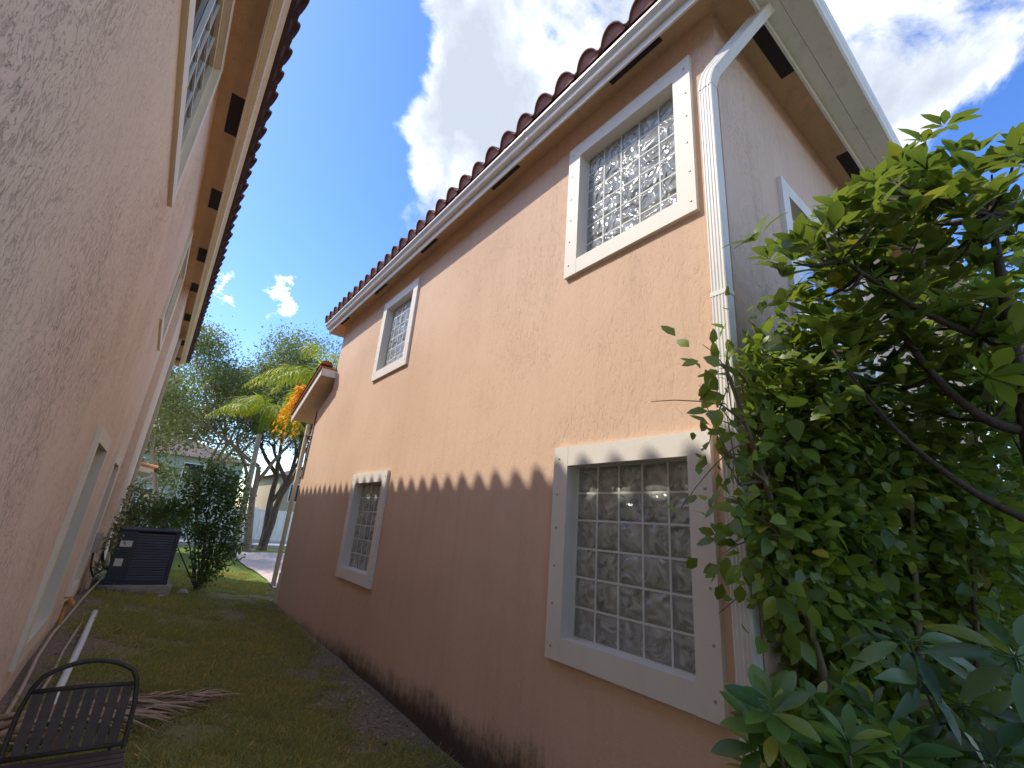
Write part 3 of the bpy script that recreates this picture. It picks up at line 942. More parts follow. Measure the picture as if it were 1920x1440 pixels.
# ------------------------------------------------------------------ near house on the left
XL = -0.46
HL = thing('house', (XL, 10.2, 0.3), 'rough peach stucco house close to the camera with cream gutter', 'house')
LWIN = [(5.07, 6.35, 0.58, 2.385), (7.80, 9.10, 0.57, 2.385), (1.85, 4.25, 4.10, 5.62), (7.42, 9.10, 4.15, 5.58)]
LB = 0.13
lh = [(a + LB, b - LB, c + LB, d - LB) for a, b, c, d in LWIN]
YP = 10.2
vs, fs = wall_x('wall', XL, -3.0, YP, -0.4, 5.95, lh, None, None)
b0 = len(vs)
XP = -0.355
vs += [(XL, YP, -0.4), (XL, YP, 5.95), (XP, YP, 5.95), (XP, YP, -0.4), (XP, 16.2, -0.4), (XP, 16.2, 5.95),
       (-9.5, 16.2, -0.4), (-9.5, 16.2, 5.95), (XL, -3, -0.4), (XL, -3, 5.95), (-9.5, -3, -0.4), (-9.5, -3, 5.95)]
fs += [(b0, b0 + 1, b0 + 2, b0 + 3), (b0 + 3, b0 + 2, b0 + 5, b0 + 4), (b0 + 4, b0 + 5, b0 + 7, b0 + 6), (b0 + 8, b0 + 10, b0 + 11, b0 + 9), (b0 + 10, b0 + 6, b0 + 7, b0 + 11)]
fs = [tuple(reversed(f_)) for f_ in fs]
pyobj('wall', vs, fs, M['stucco_near'], HL)
for wi, (a, b, c, d) in enumerate(LWIN):
    wn = bmobj('window', frame_mesh(a, b, c, d, LB, XL + 0.032, XL - 0.02), M['trim_old'], HL)
    ia, ib, ic, id_ = a + LB + 0.001, b - LB - 0.001, c + LB + 0.001, d - LB - 0.001
    xb, xa = XL - 0.17, XL + 0.029
    xp = XL - 0.055
    pyobj('window_reveal', [(xa, ia, ic), (xa, ib, ic), (xa, ib, id_), (xa, ia, id_), (xb, ia, ic), (xb, ib, ic), (xb, ib, id_), (xb, ia, id_)],
          [(0, 4, 5, 1), (1, 5, 6, 2), (2, 6, 7, 3), (3, 7, 4, 0)], M['trim_old'], wn)
    if wi < 2:
        xp = XL - 0.13
    pyobj('pane', [(xp, ia, ic), (xp, ib, ic), (xp, ib, id_), (xp, ia, id_)], [(0, 1, 2, 3)], M['pane'], wn)
    bm = bmesh.new()
    bbox(bm, xp, xp + 0.035, ia, ia + 0.04, ic, id_)
    bbox(bm, xp, xp + 0.035, ib - 0.04, ib, ic, id_)
    bbox(bm, xp + .001, xp + 0.034, ia + 0.039, ib - 0.039, ic + .001, ic + 0.045)
    bbox(bm, xp + .001, xp + 0.034, ia + 0.039, ib - 0.039, id_ - 0.045, id_ - .001)
    bmesh.ops.recalc_face_normals(bm, faces=bm.faces)
    bmobj('sash', bm, M['trim_old'], wn)
    if wi >= 2:
        ym = 3.14 if wi == 2 else (ia + ib) / 2
        box('mullion', xp + 0.002, xp + 0.03, ym - 0.018, ym + 0.018, ic + 0.046, id_ - 0.046, M['white_pvc'], wn)
        for k in (1, 2):
            yy = ym + (ib - 0.04 - ym) * k / 3
            box('muntin', xp + 0.001, xp + 0.016, yy - 0.007, yy + 0.007, ic + 0.046, id_ - 0.046, M['white_pvc'], wn)
        for k in (1, 2, 3):
            zz = ic + (id_ - ic) * k / 4
            box('muntin', xp + 0.0015, xp + 0.0165, ym + 0.019, ib - 0.041, zz - 0.007, zz + 0.007, M['white_pvc'], wn)

XFL = -0.195
box('soffit', -9.8, XFL - 0.02, -3.3, 16.42, ZS - 0.02, ZS + 0.05, M['soffit'], HL)
box('fascia', XFL - 0.02, XFL, -3.3, 16.44, 5.70, 5.94, M['trim_old'], HL)
box('fascia', -9.8, XFL - 0.02, 16.42, 16.44, 5.70, 5.939, M['trim_old'], HL)
extrude('gutter', gutter_profile(XFL + 0.001, 5.875, +1), 'y', -3.3, 16.5, M['gutter_old'], HL)
for y0, y1 in [(1.05, 1.45), (2.95 + 1.75, 3.35 + 1.98), (6.55, 7.05), (8.40, 8.92), (9.98, 10.42), (11.85, 12.35), (14.0, 14.5), (15.9, 16.3)]:
    box('soffit_vent', XFL - 0.15, XFL - 0.02, y0, y1, ZS - 0.026, ZS - 0.01, M['vent'], HL)
ROOF_L = hip_roof('roof', -10.0, -0.05, -3.6, 16.6, 5.895, M['tile_dark'], HL)
TILE_L = tile_mesh('roof_tile', 0.42, [M['tile_dark'], M['tile_dark']], 0.68, 0.75, 0.045, 0.082)
tile_row(ROOF_L, TILE_L, 0.0, 5.915, -1, [-1.6 + i * PITCH for i in range(61)], 0)
tile_row(ROOF_L, TILE_L, 0.0, 5.94, -1, [-1.3 + i * PITCH for i in range(59)], 1)
box('downspout', XP + 0.002, XP + 0.07, 13.4, 13.5, 0.35, 5.78, M['conduit'], HL, 0.008)
# ground-floor roof end that pokes out beyond the wall
pr = [(-2.0, 17.1, 2.95), (-0.02, 17.1, 2.72), (-0.02, 21.5, 2.72), (-2.0, 21.5, 2.95)]
vsr = [(x, y, z + 0.0) for x, y, z in pr] + [(x, y, z - 0.16) for x, y, z in pr]
LR = pyobj('porch_roof', vsr, [(0, 1, 2, 3), (7, 6, 5, 4), (0, 4, 5, 1), (1, 5, 6, 2), (2, 6, 7, 3), (3, 7, 4, 0)], M['trim_old'], HL)
for k in range(8):
    rv = []
    for x, lift in ((0.06, 0.0), (-0.5, 0.065)):
        for q in range(7):
            an = math.pi * q / 6
            rv.append((x, 17.05 + k * 0.3 + 0.14 - 0.14 * math.cos(an), 2.72 + lift + 0.09 * math.sin(an)))
    rf = [(q, q + 1, 8 + q, 7 + q) for q in range(6)] + [tuple(range(7)), tuple(reversed(range(7, 14)))]
    pyobj('roof_tile', rv, rf, M['tile_orange'], LR, smooth=True)
tube('gutter_outlet', [(-0.03, 17.0, 2.58), (-0.06, 16.95, 2.45), (-0.22, 16.8, 2.34), (-0.33, 16.6, 2.2), (-0.33, 16.5, 0.3)], 0.045, M['conduit'], HL, 8)
box('porch_wall', -3.0, -0.50, 16.22, 21.3, -0.3, 2.79, M['stucco_near'], HL)

# ------------------------------------------------------------------ plants: leaf builders
def leaf_cloud(name, P, D, N, L, W, mat, parent, tint, kind='stuff', droop=0.15):
    """many small leaves as one mesh; six vertices each"""
    n = len(P)
    D = D / np.linalg.norm(D, axis=1, keepdims=True)
    N = N - D * (N * D).sum(1, keepdims=True)
    N = N / (np.linalg.norm(N, axis=1, keepdims=True) + 1e-9)
    S = np.cross(D, N)
    L = L[:, None]; W = W[:, None]
    dr = -N * L * droop
    v = np.empty((n, 6, 3))
    v[:, 0] = P
    v[:, 1] = P + D * L * 0.36 + S * W * 0.5 + N * W * 0.10
    v[:, 2] = P + D * L * 0.36 - S * W * 0.5 + N * W * 0.10
    v[:, 3] = P + D * L * 0.74 + S * W * 0.36 + dr * 0.4
    v[:, 4] = P + D * L * 0.74 - S * W * 0.36 + dr * 0.4
    v[:, 5] = P + D * L + dr
    tri = np.array([[0, 2, 1], [1, 2, 3], [2, 4, 3], [3, 4, 5]])
    f = (np.arange(n)[:, None, None] * 6 + tri[None]).reshape(-1)
    me = bpy.data.meshes.new(name)
    me.vertices.add(n * 6)
    me.vertices.foreach_set('co', v.reshape(-1))
    nt = n * 4
    me.loops.add(nt * 3)
    me.loops.foreach_set('vertex_index', f.astype(np.int32))
    me.polygons.add(nt)
    me.polygons.foreach_set('loop_start', np.arange(0, nt * 3, 3, dtype=np.int32))
    me.polygons.foreach_set('use_smooth', np.ones(nt, dtype=bool))
    me.update(calc_edges=True)
    at = me.attributes.new('tint', 'FLOAT', 'POINT')
    at.data.foreach_set('value', np.repeat(np.asarray(tint, dtype=np.float32), 6))
    o = link(name, me, mat, parent)
    if kind:
        o['kind'] = kind
    return o


def leaf_shape(name, mat, width=0.42, fold=0.12, curl=0.25, tip=1.0, blunt=0.0, wave=0.0):
    """one leaf, unit length along +X, face up +Z, with a folded midrib and curled tip"""
    vs, fs = [], []
    ST = [0.0, 0.08, 0.22, 0.38, 0.55, 0.72, 0.88, 1.0]
    for i, s in enumerate(ST):
        if blunt:
            wv = (math.sin(math.pi * min(s, 1) ** 1.35) ** 0.75) * (1 if s < 1 else 0) + (0.0 if s < 1 else 0.12)
        else:
            wv = math.sin(math.pi * s ** 0.85) ** 0.9 if 0 < s < 1 else 0.0
        wv = max(wv * width * 0.5, 0.012)
        zc0 = -curl * s * s
        wz = wave * math.sin(s * 14)
        vs += [(s, -wv, zc0 + fold * wv * 2 + wz), (s, 0, zc0), (s, wv, zc0 + fold * wv * 2 - wz)]
    for i in range(len(ST) - 1):
        a = i * 3
        fs += [(a, a + 3, a + 4, a + 1), (a + 1, a + 4, a + 5, a + 2)]
    me = bpy.data.meshes.new(name)
    me.from_pydata(vs, [], fs)
    me.update()
    me.materials.append(mat)
    me.polygons.foreach_set('use_smooth', np.ones(len(me.polygons), dtype=bool))
    return me


def place_leaf(me, parent, p, d, n, L, name='leaf'):
    d = Vector(d).normalized()
    n = Vector(n)
    n = (n - d * n.dot(d))
    n = n.normalized() if n.length > 1e-4 else d.orthogonal().normalized()
    s = n.cross(d)
    o = bpy.data.objects.new(name, me)
    COL.objects.link(o)
    m = Matrix(((d.x * L, s.x * L, n.x * L, p[0]), (d.y * L, s.y * L, n.y * L, p[1]), (d.z * L, s.z * L, n.z * L, p[2]), (0, 0, 0, 1)))
    attach(o, parent, m)
    return o


def rand_dirs(n, rng):
    v = rng.normal(size=(n, 3))
    return v / np.linalg.norm(v, axis=1, keepdims=True)


def bez(p0, p1, p2, n=8):
    p0, p1, p2 = Vector(p0), Vector(p1), Vector(p2)
    return [p0 * (1 - t) ** 2 + p1 * 2 * t * (1 - t) + p2 * t * t for t in [i / (n - 1) for i in range(n)]]


# ------------------------------------------------------------------ hedge shrub at the corner (small glossy leaves)
A = [(2.69, 0.85, 2.96), (2.59, 1.02, 2.84), (2.43, 1.1, 2.69), (2.19, 1.09, 2.71), (2.73, 1.01, 2.62), (2.5, 1.1, 2.4), (2.26, 1.1, 2.41), (2.75, 0.85, 2.72), (2.6, 1.1, 2.22), (2.32, 1.1, 2.0), (2.45, 1.1, 1.88), (2.69, 0.92, 2.33), (2.97, 0.77, 2.51), (2.76, 1.02, 2.06), (2.61, 1.1, 1.73), (3.07, 0.93, 2.01), (3.01, 0.71, 2.17), (2.93, 1.02, 1.72), (2.81, 1.1, 1.5), (3.4, 0.9, 1.8), (3.52, 0.65, 2.05), (3.1, 0.96, 1.52), (3.57, 0.76, 1.7), (3.48, 0.49, 1.94), (3.13, 1.09, 1.26), (3.32, 0.85, 1.35), (3.46, 0.58, 1.65), (3.97, 0.42, 1.89), (3.07, 1.1, 1.07), (2.85, 1.1, 1.19), (3.77, 0.95, 1.04), (3.99, 0.58, 1.44), (3.37, 0.5, 2.27), (3.89, 0.37, 2.24), (3.08, 0.8, 2.3), (3.28, 0.63, 2.47), (2.14, 1.1, 2.5), (2.16, 1.1, 2.26), (2.26, 1.1, 2.12), (2.63, 1.1, 2.67), (2.77, 0.95, 2.81), (2.62, 1.02, 2.39), (2.82, 0.85, 2.49), (2.73, 1.08, 1.92), (2.83, 0.88, 2.21)]
hx, hy = 3.05, 0.80
HEDGE = thing('shrub', (hx, hy, gz(hx, hy)), 'dense shrub of small glossy leaves growing over the house corner and downspout', 'shrub')
rng = np.random.default_rng(21)
v_, f_ = [], []
hz0 = gz(hx, hy)
stems = []
for k in range(7):
    p0 = Vector((hx + rng.uniform(-0.3, 0.3), hy + rng.uniform(-0.15, 0.15), hz0 - 0.05))
    tgt = Vector(A[[1, 3, 12, 19, 23, 33, 35][k]])
    mid = (p0 + tgt) / 2 + Vector((rng.uniform(-.2, .2), rng.uniform(-.1, .1), 0.2))
    path = bez(p0, mid, tgt, 10)
    stems.append(path)
    tube_geo(path, [0.028 * (1 - 0.7 * i / 9) for i in range(10)], 7, v_, f_)
for q, c in enumerate(A):
    c = Vector(c)
    best = min((p for s in stems for p in s[3:]), key=lambda p: (p - c).length + 0.5 * max(0, p.z - c.z))
    mid = (best + c) / 2 + Vector((rng.uniform(-.06, .06), rng.uniform(-.06, .06), rng.uniform(-.02, .08)))
    tube_geo(bez(best, mid, c, 6), [0.011, 0.010, 0.009, 0.007, 0.006, 0.004], 5, v_, f_)
    for j in range(5):
        e = c + Vector(rng.normal(0, 0.15, 3))
        tube_geo(bez(c, (c + e) / 2 + Vector((0, 0, 0.03)), e, 4), [0.004, 0.0035, 0.0028, 0.002], 4, v_, f_)
pyobj('stem', v_, f_, M['twig'], HEDGE, smooth=True)
P, D, N = [], [], []
A2 = [(x + 0.30 + 0.1 * (k % 3), min(y + 0.12, 1.0), z - 0.10 * (k % 2)) for k, (x, y, z) in enumerate(A) if x > 2.55]
A3 = [(x - 0.02, y - 0.06, z) for (x, y, z) in A if z < 2.1]
A4 = [(2.9 + 0.22 * k, 0.95 - 0.06 * k, 0.75 + 0.12 * (k % 3)) for k in range(8)] + [(3.1 + 0.25 * k, 0.8 - 0.08 * k, 1.15) for k in range(6)]
A5 = [(3.81, 0.24, 2.94), (3.63, 0.1, 3.31), (3.69, 0.26, 3.12), (3.63, 0.41, 2.86), (3.81, 0.24, 2.62), (3.67, 0.38, 2.54), (3.46, 0.51, 2.58), (3.67, 0.32, 2.36), (3.43, 0.64, 2.34), (3.21, 0.69, 2.61), (4.11, 0.16, 3.23), (3.71, 0.26, 3.41)]
for c in A + A2 + A3 + A4 + A5:
    n = int(rng.integers(120, 165))
    sg = 1.0
    if c[0] < 2.36:   # loose sprays reaching past the downspout
        n, sg = 16, 0.55
    o_ = rng.normal(size=(n, 3)) * np.array([0.14, 0.12, 0.14]) * sg
    P.append(np.array(c) + o_)
    d = o_ / (np.linalg.norm(o_, axis=1, keepdims=True) + 1e-6) + rand_dirs(n, rng) * 0.9 + np.array([-0.25, -0.25, -0.15])
    D.append(d)
    N.append(np.array([-0.45, -0.35, 0.8]) + rand_dirs(n, rng) * 0.75)
P, D, N = np.concatenate(P), np.concatenate(D), np.concatenate(N)
keep = ~((P[:, 0] > 2.36) & (P[:, 1] > 1.135))
P, D, N = P[keep], D[keep], N[keep]
L = rng.uniform(0.04, 0.115, len(P))
tint = np.clip(rng.beta(2, 2.2, len(P)), 0, 1)
depth = P @ np.array(_fwd)
order = np.argsort(depth / L)
sel = order[:280]
rest = order[280:]
leaf_cloud('foliage', P[rest], D[rest], N[rest], L[rest], L[rest] * 0.58, M['leaf_hedge'], HEDGE, tint[rest])
LM = leaf_shape('leaf', M['leaf_hedge_o'], 0.58, 0.14, 0.22)
for i in sel:
    place_leaf(LM, HEDGE, P[i], D[i], N[i], L[i])

# ------------------------------------------------------------------ taller umbrella shrub (whorls of longer leaves)
B = [(2.04, 0.67, 3.08), (2.19, 0.58, 3.26), (2.43, 0.54, 3.24), (2.27, 0.38, 3.31), (2.59, 0.32, 3.55), (2.59, 0.21, 3.48), (2.7, 0.15, 3.39), (2.63, 0.45, 3.32), (2.61, 0.32, 3.31), (2.33, 0.58, 3.02), (2.65, 0.41, 3.04), (2.86, 0.26, 3.25), (2.68, 0.12, 3.24), (3.02, 0.04, 3.77), (2.69, -0.05, 3.61), (3.06, -0.01, 3.59), (2.98, 0.32, 3.02), (2.75, 0.16, 2.98), (2.67, 0.55, 2.95), (2.72, 0.4, 2.81), (3.01, 0.28, 2.78), (2.87, 0.14, 2.81), (2.34, 0.58, 2.73), (2.28, 0.62, 2.86), (2.44, 0.74, 3.08), (3.02, 0.19, 2.6), (2.99, 0.42, 2.67), (2.89, 0.56, 2.69)]
BX = [(2.49, 0.73, 3.39), (2.53, 0.6, 3.51), (2.53, 0.5, 3.42), (2.81, 0.54, 3.85), (2.53, 0.34, 3.62), (2.89, 0.28, 3.84), (3.07, 0.43, 3.71), (2.77, 0.27, 3.46), (3.07, 0.18, 3.82), (3.22, 0.13, 3.76), (2.4, 0.62, 3.2), (2.76, 0.53, 3.26), (3.15, 0.37, 3.4), (3.19, 0.21, 3.37), (3.47, 0.1, 3.52), (3.15, 0.02, 3.46), (2.65, 0.63, 3.03), (2.71, 0.48, 3.09), (3.12, 0.35, 3.21), (3.52, 0.31, 3.21), (3.46, 0.18, 3.14), (3.18, 0.52, 3.09), (2.89, 0.6, 2.86), (3.41, 0.37, 2.99), (3.19, 0.26, 2.72), (3.42, 0.15, 2.84), (3.3, 0.54, 2.67), (3.05, 0.74, 2.71), (2.7, 0.76, 2.87), (3.13, 0.35, 2.6), (3.48, 0.24, 2.49)]
B = B + BX
ux, uy = 3.12, 0.14
UMB = thing('shrub', (ux, uy, gz(ux, uy)), 'tall umbrella shrub with whorled leaves and dark arching branches against the sky', 'shrub')
rng = np.random.default_rng(22)
v_, f_ = [], []
uz0 = gz(ux, uy)
trunkp = [Vector((ux, uy, uz0 - 0.05)), Vector((ux + 0.05, uy + 0.05, 0.8)), Vector((ux - 0.05, uy, 1.6)), Vector((ux - 0.02, uy + 0.03, 2.3)), Vector((ux - 0.1, uy - 0.02, 3.0)), Vector((ux - 0.2, uy - 0.06, 3.5))]
tube_geo(trunkp, [0.05, 0.045, 0.04, 0.035, 0.026, 0.012], 9, v_, f_)
limb = bez((ux - 0.02, uy + 0.03, 2.45), (2.85, 0.36, 2.42), (2.62, 0.50, 3.05), 12)
tube_geo(limb, [0.026 - 0.0014 * i for i in range(12)], 8, v_, f_)
limb2 = bez((ux - 0.05, uy, 2.9), (2.75, 0.25, 2.75), (2.25, 0.55, 3.15), 12)
tube_geo(limb2, [0.020 - 0.001 * i for i in range(12)], 7, v_, f_)
limb3 = bez((ux, uy + 0.02, 2.0), (2.8, 0.55, 2.2), (2.4, 0.68, 2.8), 12)
tube_geo(limb3, [0.018 - 0.001 * i for i in range(12)], 7, v_, f_)
nodes = list(limb[3:]) + list(limb2[3:]) + list(limb3[3:]) + trunkp[3:]
LMU = [leaf_shape('leaf', M['leaf_umb_o'], w_, 0.10, c_, blunt=b_) for w_, c_, b_ in ((0.44, 0.25, 1), (0.50, 0.40, 1), (0.40, 0.1, 0))]
cnt = 0
P, D, N, L = [], [], [], []
for c in B:
    c = Vector(c)
    best = min(nodes, key=lambda p: (p - c).length)
    tube_geo(bez(best, (best + c) / 2 + Vector((0, 0, -0.06)), c, 6), [0.010, 0.0095, 0.009, 0.008, 0.006, 0.004], 6, v_, f_)
    for wnum in range(5):
        hub = c + Vector(rng.normal(0, 0.10, 3)) if wnum else c
        ax = Vector((rng.normal(-0.25, 0.35), rng.normal(-0.15, 0.35), 1.0)).normalized()
        u = ax.orthogonal().normalized()
        vv_ = ax.cross(u)
        nl = int(rng.integers(6, 10))
        el_ = rng.uniform(0.35, 1.4)
        for k in range(nl):
            an = 2 * math.pi * k / nl + rng.uniform(-.25, .25)
            d = (u * math.cos(an) + vv_ * math.sin(an)) + ax * (el_ + rng.uniform(-.2, .2))
            P.append(np.array(hub + d.normalized() * 0.012)); D.append(np.array(d)); N.append(np.array(ax + d * -0.2)); L.append(rng.uniform(0.085, 0.15))
P, D, N, L = np.array(P), np.array(D), np.array(N), np.array(L)
order = np.argsort((P @ np.array(_fwd)) / L)
for i in order[:300]:
    place_leaf(LMU[int(rng.integers(0, 3))], UMB, P[i], D[i], N[i], L[i])
rest = order[300:]
leaf_cloud('foliage', P[rest], D[rest], N[rest], L[rest], L[rest] * 0.45, M['leaf_umb'], UMB, rng.beta(2, 2, len(rest)), droop=0.2)
pyobj('branch', v_, f_, M['bark_dark'], UMB, smooth=True)

# ------------------------------------------------------------------ broad-leaved plant in front of the downspout
C_ = [(1.66, 0.80, 1.30), (1.60, 0.73, 1.37), (1.79, 0.74, 1.29), (1.87, 0.7, 1.33), (1.71, 0.58, 1.30), (1.95, 0.58, 1.34), (1.68, 0.73, 1.20), (1.84, 0.5, 1.30), (1.75, 0.64, 1.20), (2.1, 0.5, 1.24), (1.74, 0.84, 1.15), (1.9, 0.66, 1.15)]
cx_, cy_ = 1.85, 0.66
BRD = thing('shrub', (cx_, cy_, gz(cx_, cy_)), 'low shrub with bright rounded leaves in front of the downspout foot', 'shrub')
rng = np.random.default_rng(23)
LB_ = [leaf_shape('leaf', M['leaf_broad_o'], w_, 0.10, c_, blunt=1) for w_, c_ in ((0.40, 0.22), (0.46, 0.12), (0.36, 0.35))]
v_, f_ = [], []
for c in C_:
    c = Vector(c)
    p0 = Vector((cx_ + rng.uniform(-.08, .08), cy_ + rng.uniform(-.08, .08), gz(cx_, cy_) - 0.03))
    tube_geo(bez(p0, (p0 * 0.6 + c * 0.4) + Vector((0, 0, 0.15)), c, 8), [0.011, 0.010, 0.009, 0.008, 0.007, 0.006, 0.005, 0.004], 6, v_, f_)
    for tier, (nl, el_, ll, dz) in enumerate(((5, 1.3, 0.085, 0.03), (7, 0.55, 0.125, 0.0), (7, 0.05, 0.13, -0.05))):
        ax = Vector((rng.normal(-0.2, 0.22), rng.normal(-0.15, 0.22), 1)).normalized()
        u = ax.orthogonal().normalized(); vv_ = ax.cross(u)
        ph = rng.uniform(0, 6)
        for k in range(nl):
            an = ph + 2 * math.pi * k / nl + rng.uniform(-.2, .2)
            d = (u * math.cos(an) + vv_ * math.sin(an)) + ax * (el_ + rng.uniform(-.2, .2))
            place_leaf(LB_[int(rng.integers(0, 3))], BRD, c + Vector((0, 0, dz)) + d.normalized() * 0.008, d, ax - d * 0.15, ll * rng.uniform(0.75, 1.15))
pyobj('stem', v_, f_, M['twig'], BRD, smooth=True)

# ------------------------------------------------------------------ dark palmate plant at the right edge
D_ = [(1.97, 0.24, 1.6), (2.12, 0.40, 1.42), (2.02, 0.33, 1.33), (2.05, 0.47, 1.47), (2.03, 0.43, 1.28), (2.06, 0.49, 1.58), (2.2, 0.25, 1.5), (2.15, 0.15, 1.35)]
dx_, dy_ = 2.3, 0.3
PAL = thing('shrub', (dx_, dy_, gz(dx_, dy_)), 'dark plant with large hand-shaped leaves on long stalks at the right edge', 'shrub')
rng = np.random.default_rng(24)
LD = [leaf_shape('leaf', M['leaf_dark_o'], w_, 0.12, c_, wave=wv) for w_, c_, wv in ((0.30, 0.30, 0.0), (0.34, 0.2, 0.01), (0.27, 0.45, 0.006))]
v_, f_ = [], []
for c in D_:
    c = Vector(c)
    p0 = Vector((dx_ + rng.uniform(-.1, .1), dy_ + rng.uniform(-.1, .1), gz(dx_, dy_) - 0.03))
    tube_geo(bez(p0, (p0 * 0.5 + c * 0.5) + Vector((0.05, 0, 0.3)), c, 9), [0.010 - 0.0008 * i for i in range(9)], 6, v_, f_)
    ax = Vector((-0.55 + rng.normal(0, .2), -0.25 + rng.normal(0, .2), 0.75)).normalized()
    u = ax.orthogonal().normalized(); vv_ = ax.cross(u)
    nl = int(rng.integers(8, 11))
    for k in range(nl):
        an = 2 * math.pi * k / nl + rng.uniform(-.15, .15)
        d = (u * math.cos(an) + vv_ * math.sin(an)) - ax * rng.uniform(-0.1, 0.35)
        d.normalize()
        tube_geo([c, c + d * 0.022, c + d * 0.045], [0.0022, 0.002, 0.0018], 4, v_, f_)
        place_leaf(LD[int(rng.integers(0, 3))], PAL, c + d * 0.04, d, ax, rng.uniform(0.13, 0.19))
pyobj('stem', v_, f_, M['leaf_dark_o'], PAL, smooth=True)


# ------------------------------------------------------------------ trees
def grow(v_, f_, tips, p, d, length, rad, depth, rng, spread=0.55, up=0.12, seg=7):
    n = 5
    path = [p]
    q = Vector(p)
    dd = Vector(d).normalized()
    for i in range(n):
        dd = (dd + Vector(rng.normal(0, 0.10, 3)) + Vector((0, 0, up * 0.3))).normalized()
        q = q + dd * (length / n)
        path.append(q.copy())
    tube_geo(path, [rad * (1 - 0.45 * i / n) for i in range(n + 1)], max(4, seg), v_, f_, cap=False)
    if depth == 0:
        tips.append((path[-1], dd)); tips.append((path[3], dd))
        return
    if depth <= 2:
        tips.append((path[-1], dd))
    k = 3 if depth > 1 else int(rng.integers(2, 4))
    for j in range(k):
        s = Vector(rng.normal(0, spread, 3))
        nd = (dd + s + Vector((0, 0, up))).normalized()
        start = path[-1] if j == 0 else path[int(rng.integers(3, n + 1))]
        grow(v_, f_, tips, start, nd, length * rng.uniform(0.62, 0.82), rad * 0.52, depth - 1, rng, spread, up, seg - 1)


def make_tree(base, label, trunk_dirs, length, rad, depth, leafmat, barkmat, nleaf, clump, llen, seed, ratio=0.5, group=None, name='tree', flat=0.6):
    rng = np.random.default_rng(seed)
    T = thing(name, (base[0], base[1], gz(base[0], base[1])), label, 'tree', group)
    v_, f_, tips = [], [], []
    b = Vector((base[0], base[1], gz(base[0], base[1]) - 0.1))
    tube_geo([b, b + Vector((0, 0, 0.25))], [rad * 1.35, rad * 1.02], 10, v_, f_)
    for d, l in trunk_dirs:
        grow(v_, f_, tips, b + Vector((0, 0, 0.2)), Vector(d), l, rad, depth, rng)
    pyobj('trunk', v_, f_, barkmat, T, smooth=True)
    per = max(4, nleaf // max(1, len(tips)))
    tp = np.array([t[0] for t in tips])
    ti = np.repeat(np.arange(len(tips)), per)
    ct = rng.beta(2, 2, len(tips))
    P = tp[ti] + rng.normal(size=(len(ti), 3)) * np.array([clump, clump, clump * flat])
    D = rand_dirs(len(ti), rng) + np.array([0, 0, -0.25])
    N = rand_dirs(len(ti), rng) * 0.9 + np.array([0, 0, 0.8])
    L = rng.uniform(0.6, 1.3, len(ti)) * llen
    leaf_cloud('crown', P, D, N, L, L * ratio, leafmat, T, np.clip(ct[ti] * 0.6 + rng.uniform(0, 0.4, len(ti)), 0, 1), kind='stuff')
    return T


make_tree((3.85, 22.6), 'slender tree with pale trunk and feathery crown beside the driveway', [((-0.10, -0.05, 1), 3.4)], 3.4, 0.17, 4, M['leaf_tree'], M['bark'], 34000, 0.42, 0.11, 5, group='street trees by the driveway')
make_tree((4.55, 23.4), 'dark forked tree behind the slender one, its limbs spreading like a V', [((0.28, 0.0, 1), 2.9), ((-0.05, 0.1, 1), 3.2)], 3.0, 0.19, 4, M['leaf_tree'], M['bark_brown'], 40000, 0.45, 0.11, 8, group='street trees by the driveway')
make_tree((1.0, 24.8), 'broad pale-barked tree leaning left behind the air conditioner', [((-0.25, 0.0, 1), 2.6), ((0.25, 0.05, 1), 3.0)], 3.2, 0.16, 4, M['leaf_tree2'], M['bark_pale'], 28000, 0.45, 0.12, 14)
make_tree((-1.2, 31.0), 'olive-green tree in front of the grey house', [((0.0, 0.0, 1), 2.6)], 2.6, 0.17, 3, M['leaf_tree2'], M['bark_pale'], 9000, 0.6, 0.2, 31)
make_tree((12.0, 33.0), 'round green tree behind the white fence', [((0.0, 0.0, 1), 2.0)], 2.6, 0.16, 3, M['leaf_bush'], M['bark'], 7000, 0.6, 0.22, 33)


def make_bush(base, label, lobes, leafmat, nper, llen, seed, name='shrub', ratio=0.5, cat='shrub', stems=6, kind_leaf='foliage'):
    rng = np.random.default_rng(seed)
    z0 = gz(base[0], base[1])
    T = thing(name, (base[0], base[1], z0), label, cat)
    v_, f_ = [], []
    b = Vector((base[0], base[1], z0 - 0.05))
    P = []
    tl = []
    for (x, y, z, r) in lobes:
        c = Vector((x, y, z))
        tube_geo(bez(b + Vector((rng.uniform(-.06, .06), rng.uniform(-.06, .06), 0)), (b + c) / 2 + Vector((rng.uniform(-.1, .1), rng.uniform(-.1, .1), 0.1)), c, 7), [0.02, 0.017, 0.015, 0.012, 0.010, 0.007, 0.004], 5, v_, f_)
        for k in range(6):
            e = c + Vector(rng.normal(0, r * 0.6, 3))
            tube_geo([c, (c + e) / 2 + Vector((0, 0, 0.02)), e], [0.006, 0.004, 0.002], 4, v_, f_)
        n = int(nper * (r / 0.3) ** 2)
        P.append(np.array(c) + rng.normal(size=(n, 3)) * r * np.array([0.5, 0.5, 0.5]))
        tl.append(np.full(n, rng.uniform(0, 0.6)))
    pyobj('stem', v_, f_, M['twig'], T, smooth=True)
    P = np.concatenate(P); tl = np.concatenate(tl)
    n = len(P)
    D = rand_dirs(n, rng) + np.array([-0.1, -0.2, -0.2])
    N = rand_dirs(n, rng) * 0.8 + np.array([-0.3, -0.1, 0.8])
    L = rng.uniform(0.6, 1.25, n) * llen
    leaf_cloud(kind_leaf, P, D, N, L, L * ratio, leafmat, T, np.clip(tl + rng.uniform(0, 0.4, n), 0, 1))
    return T


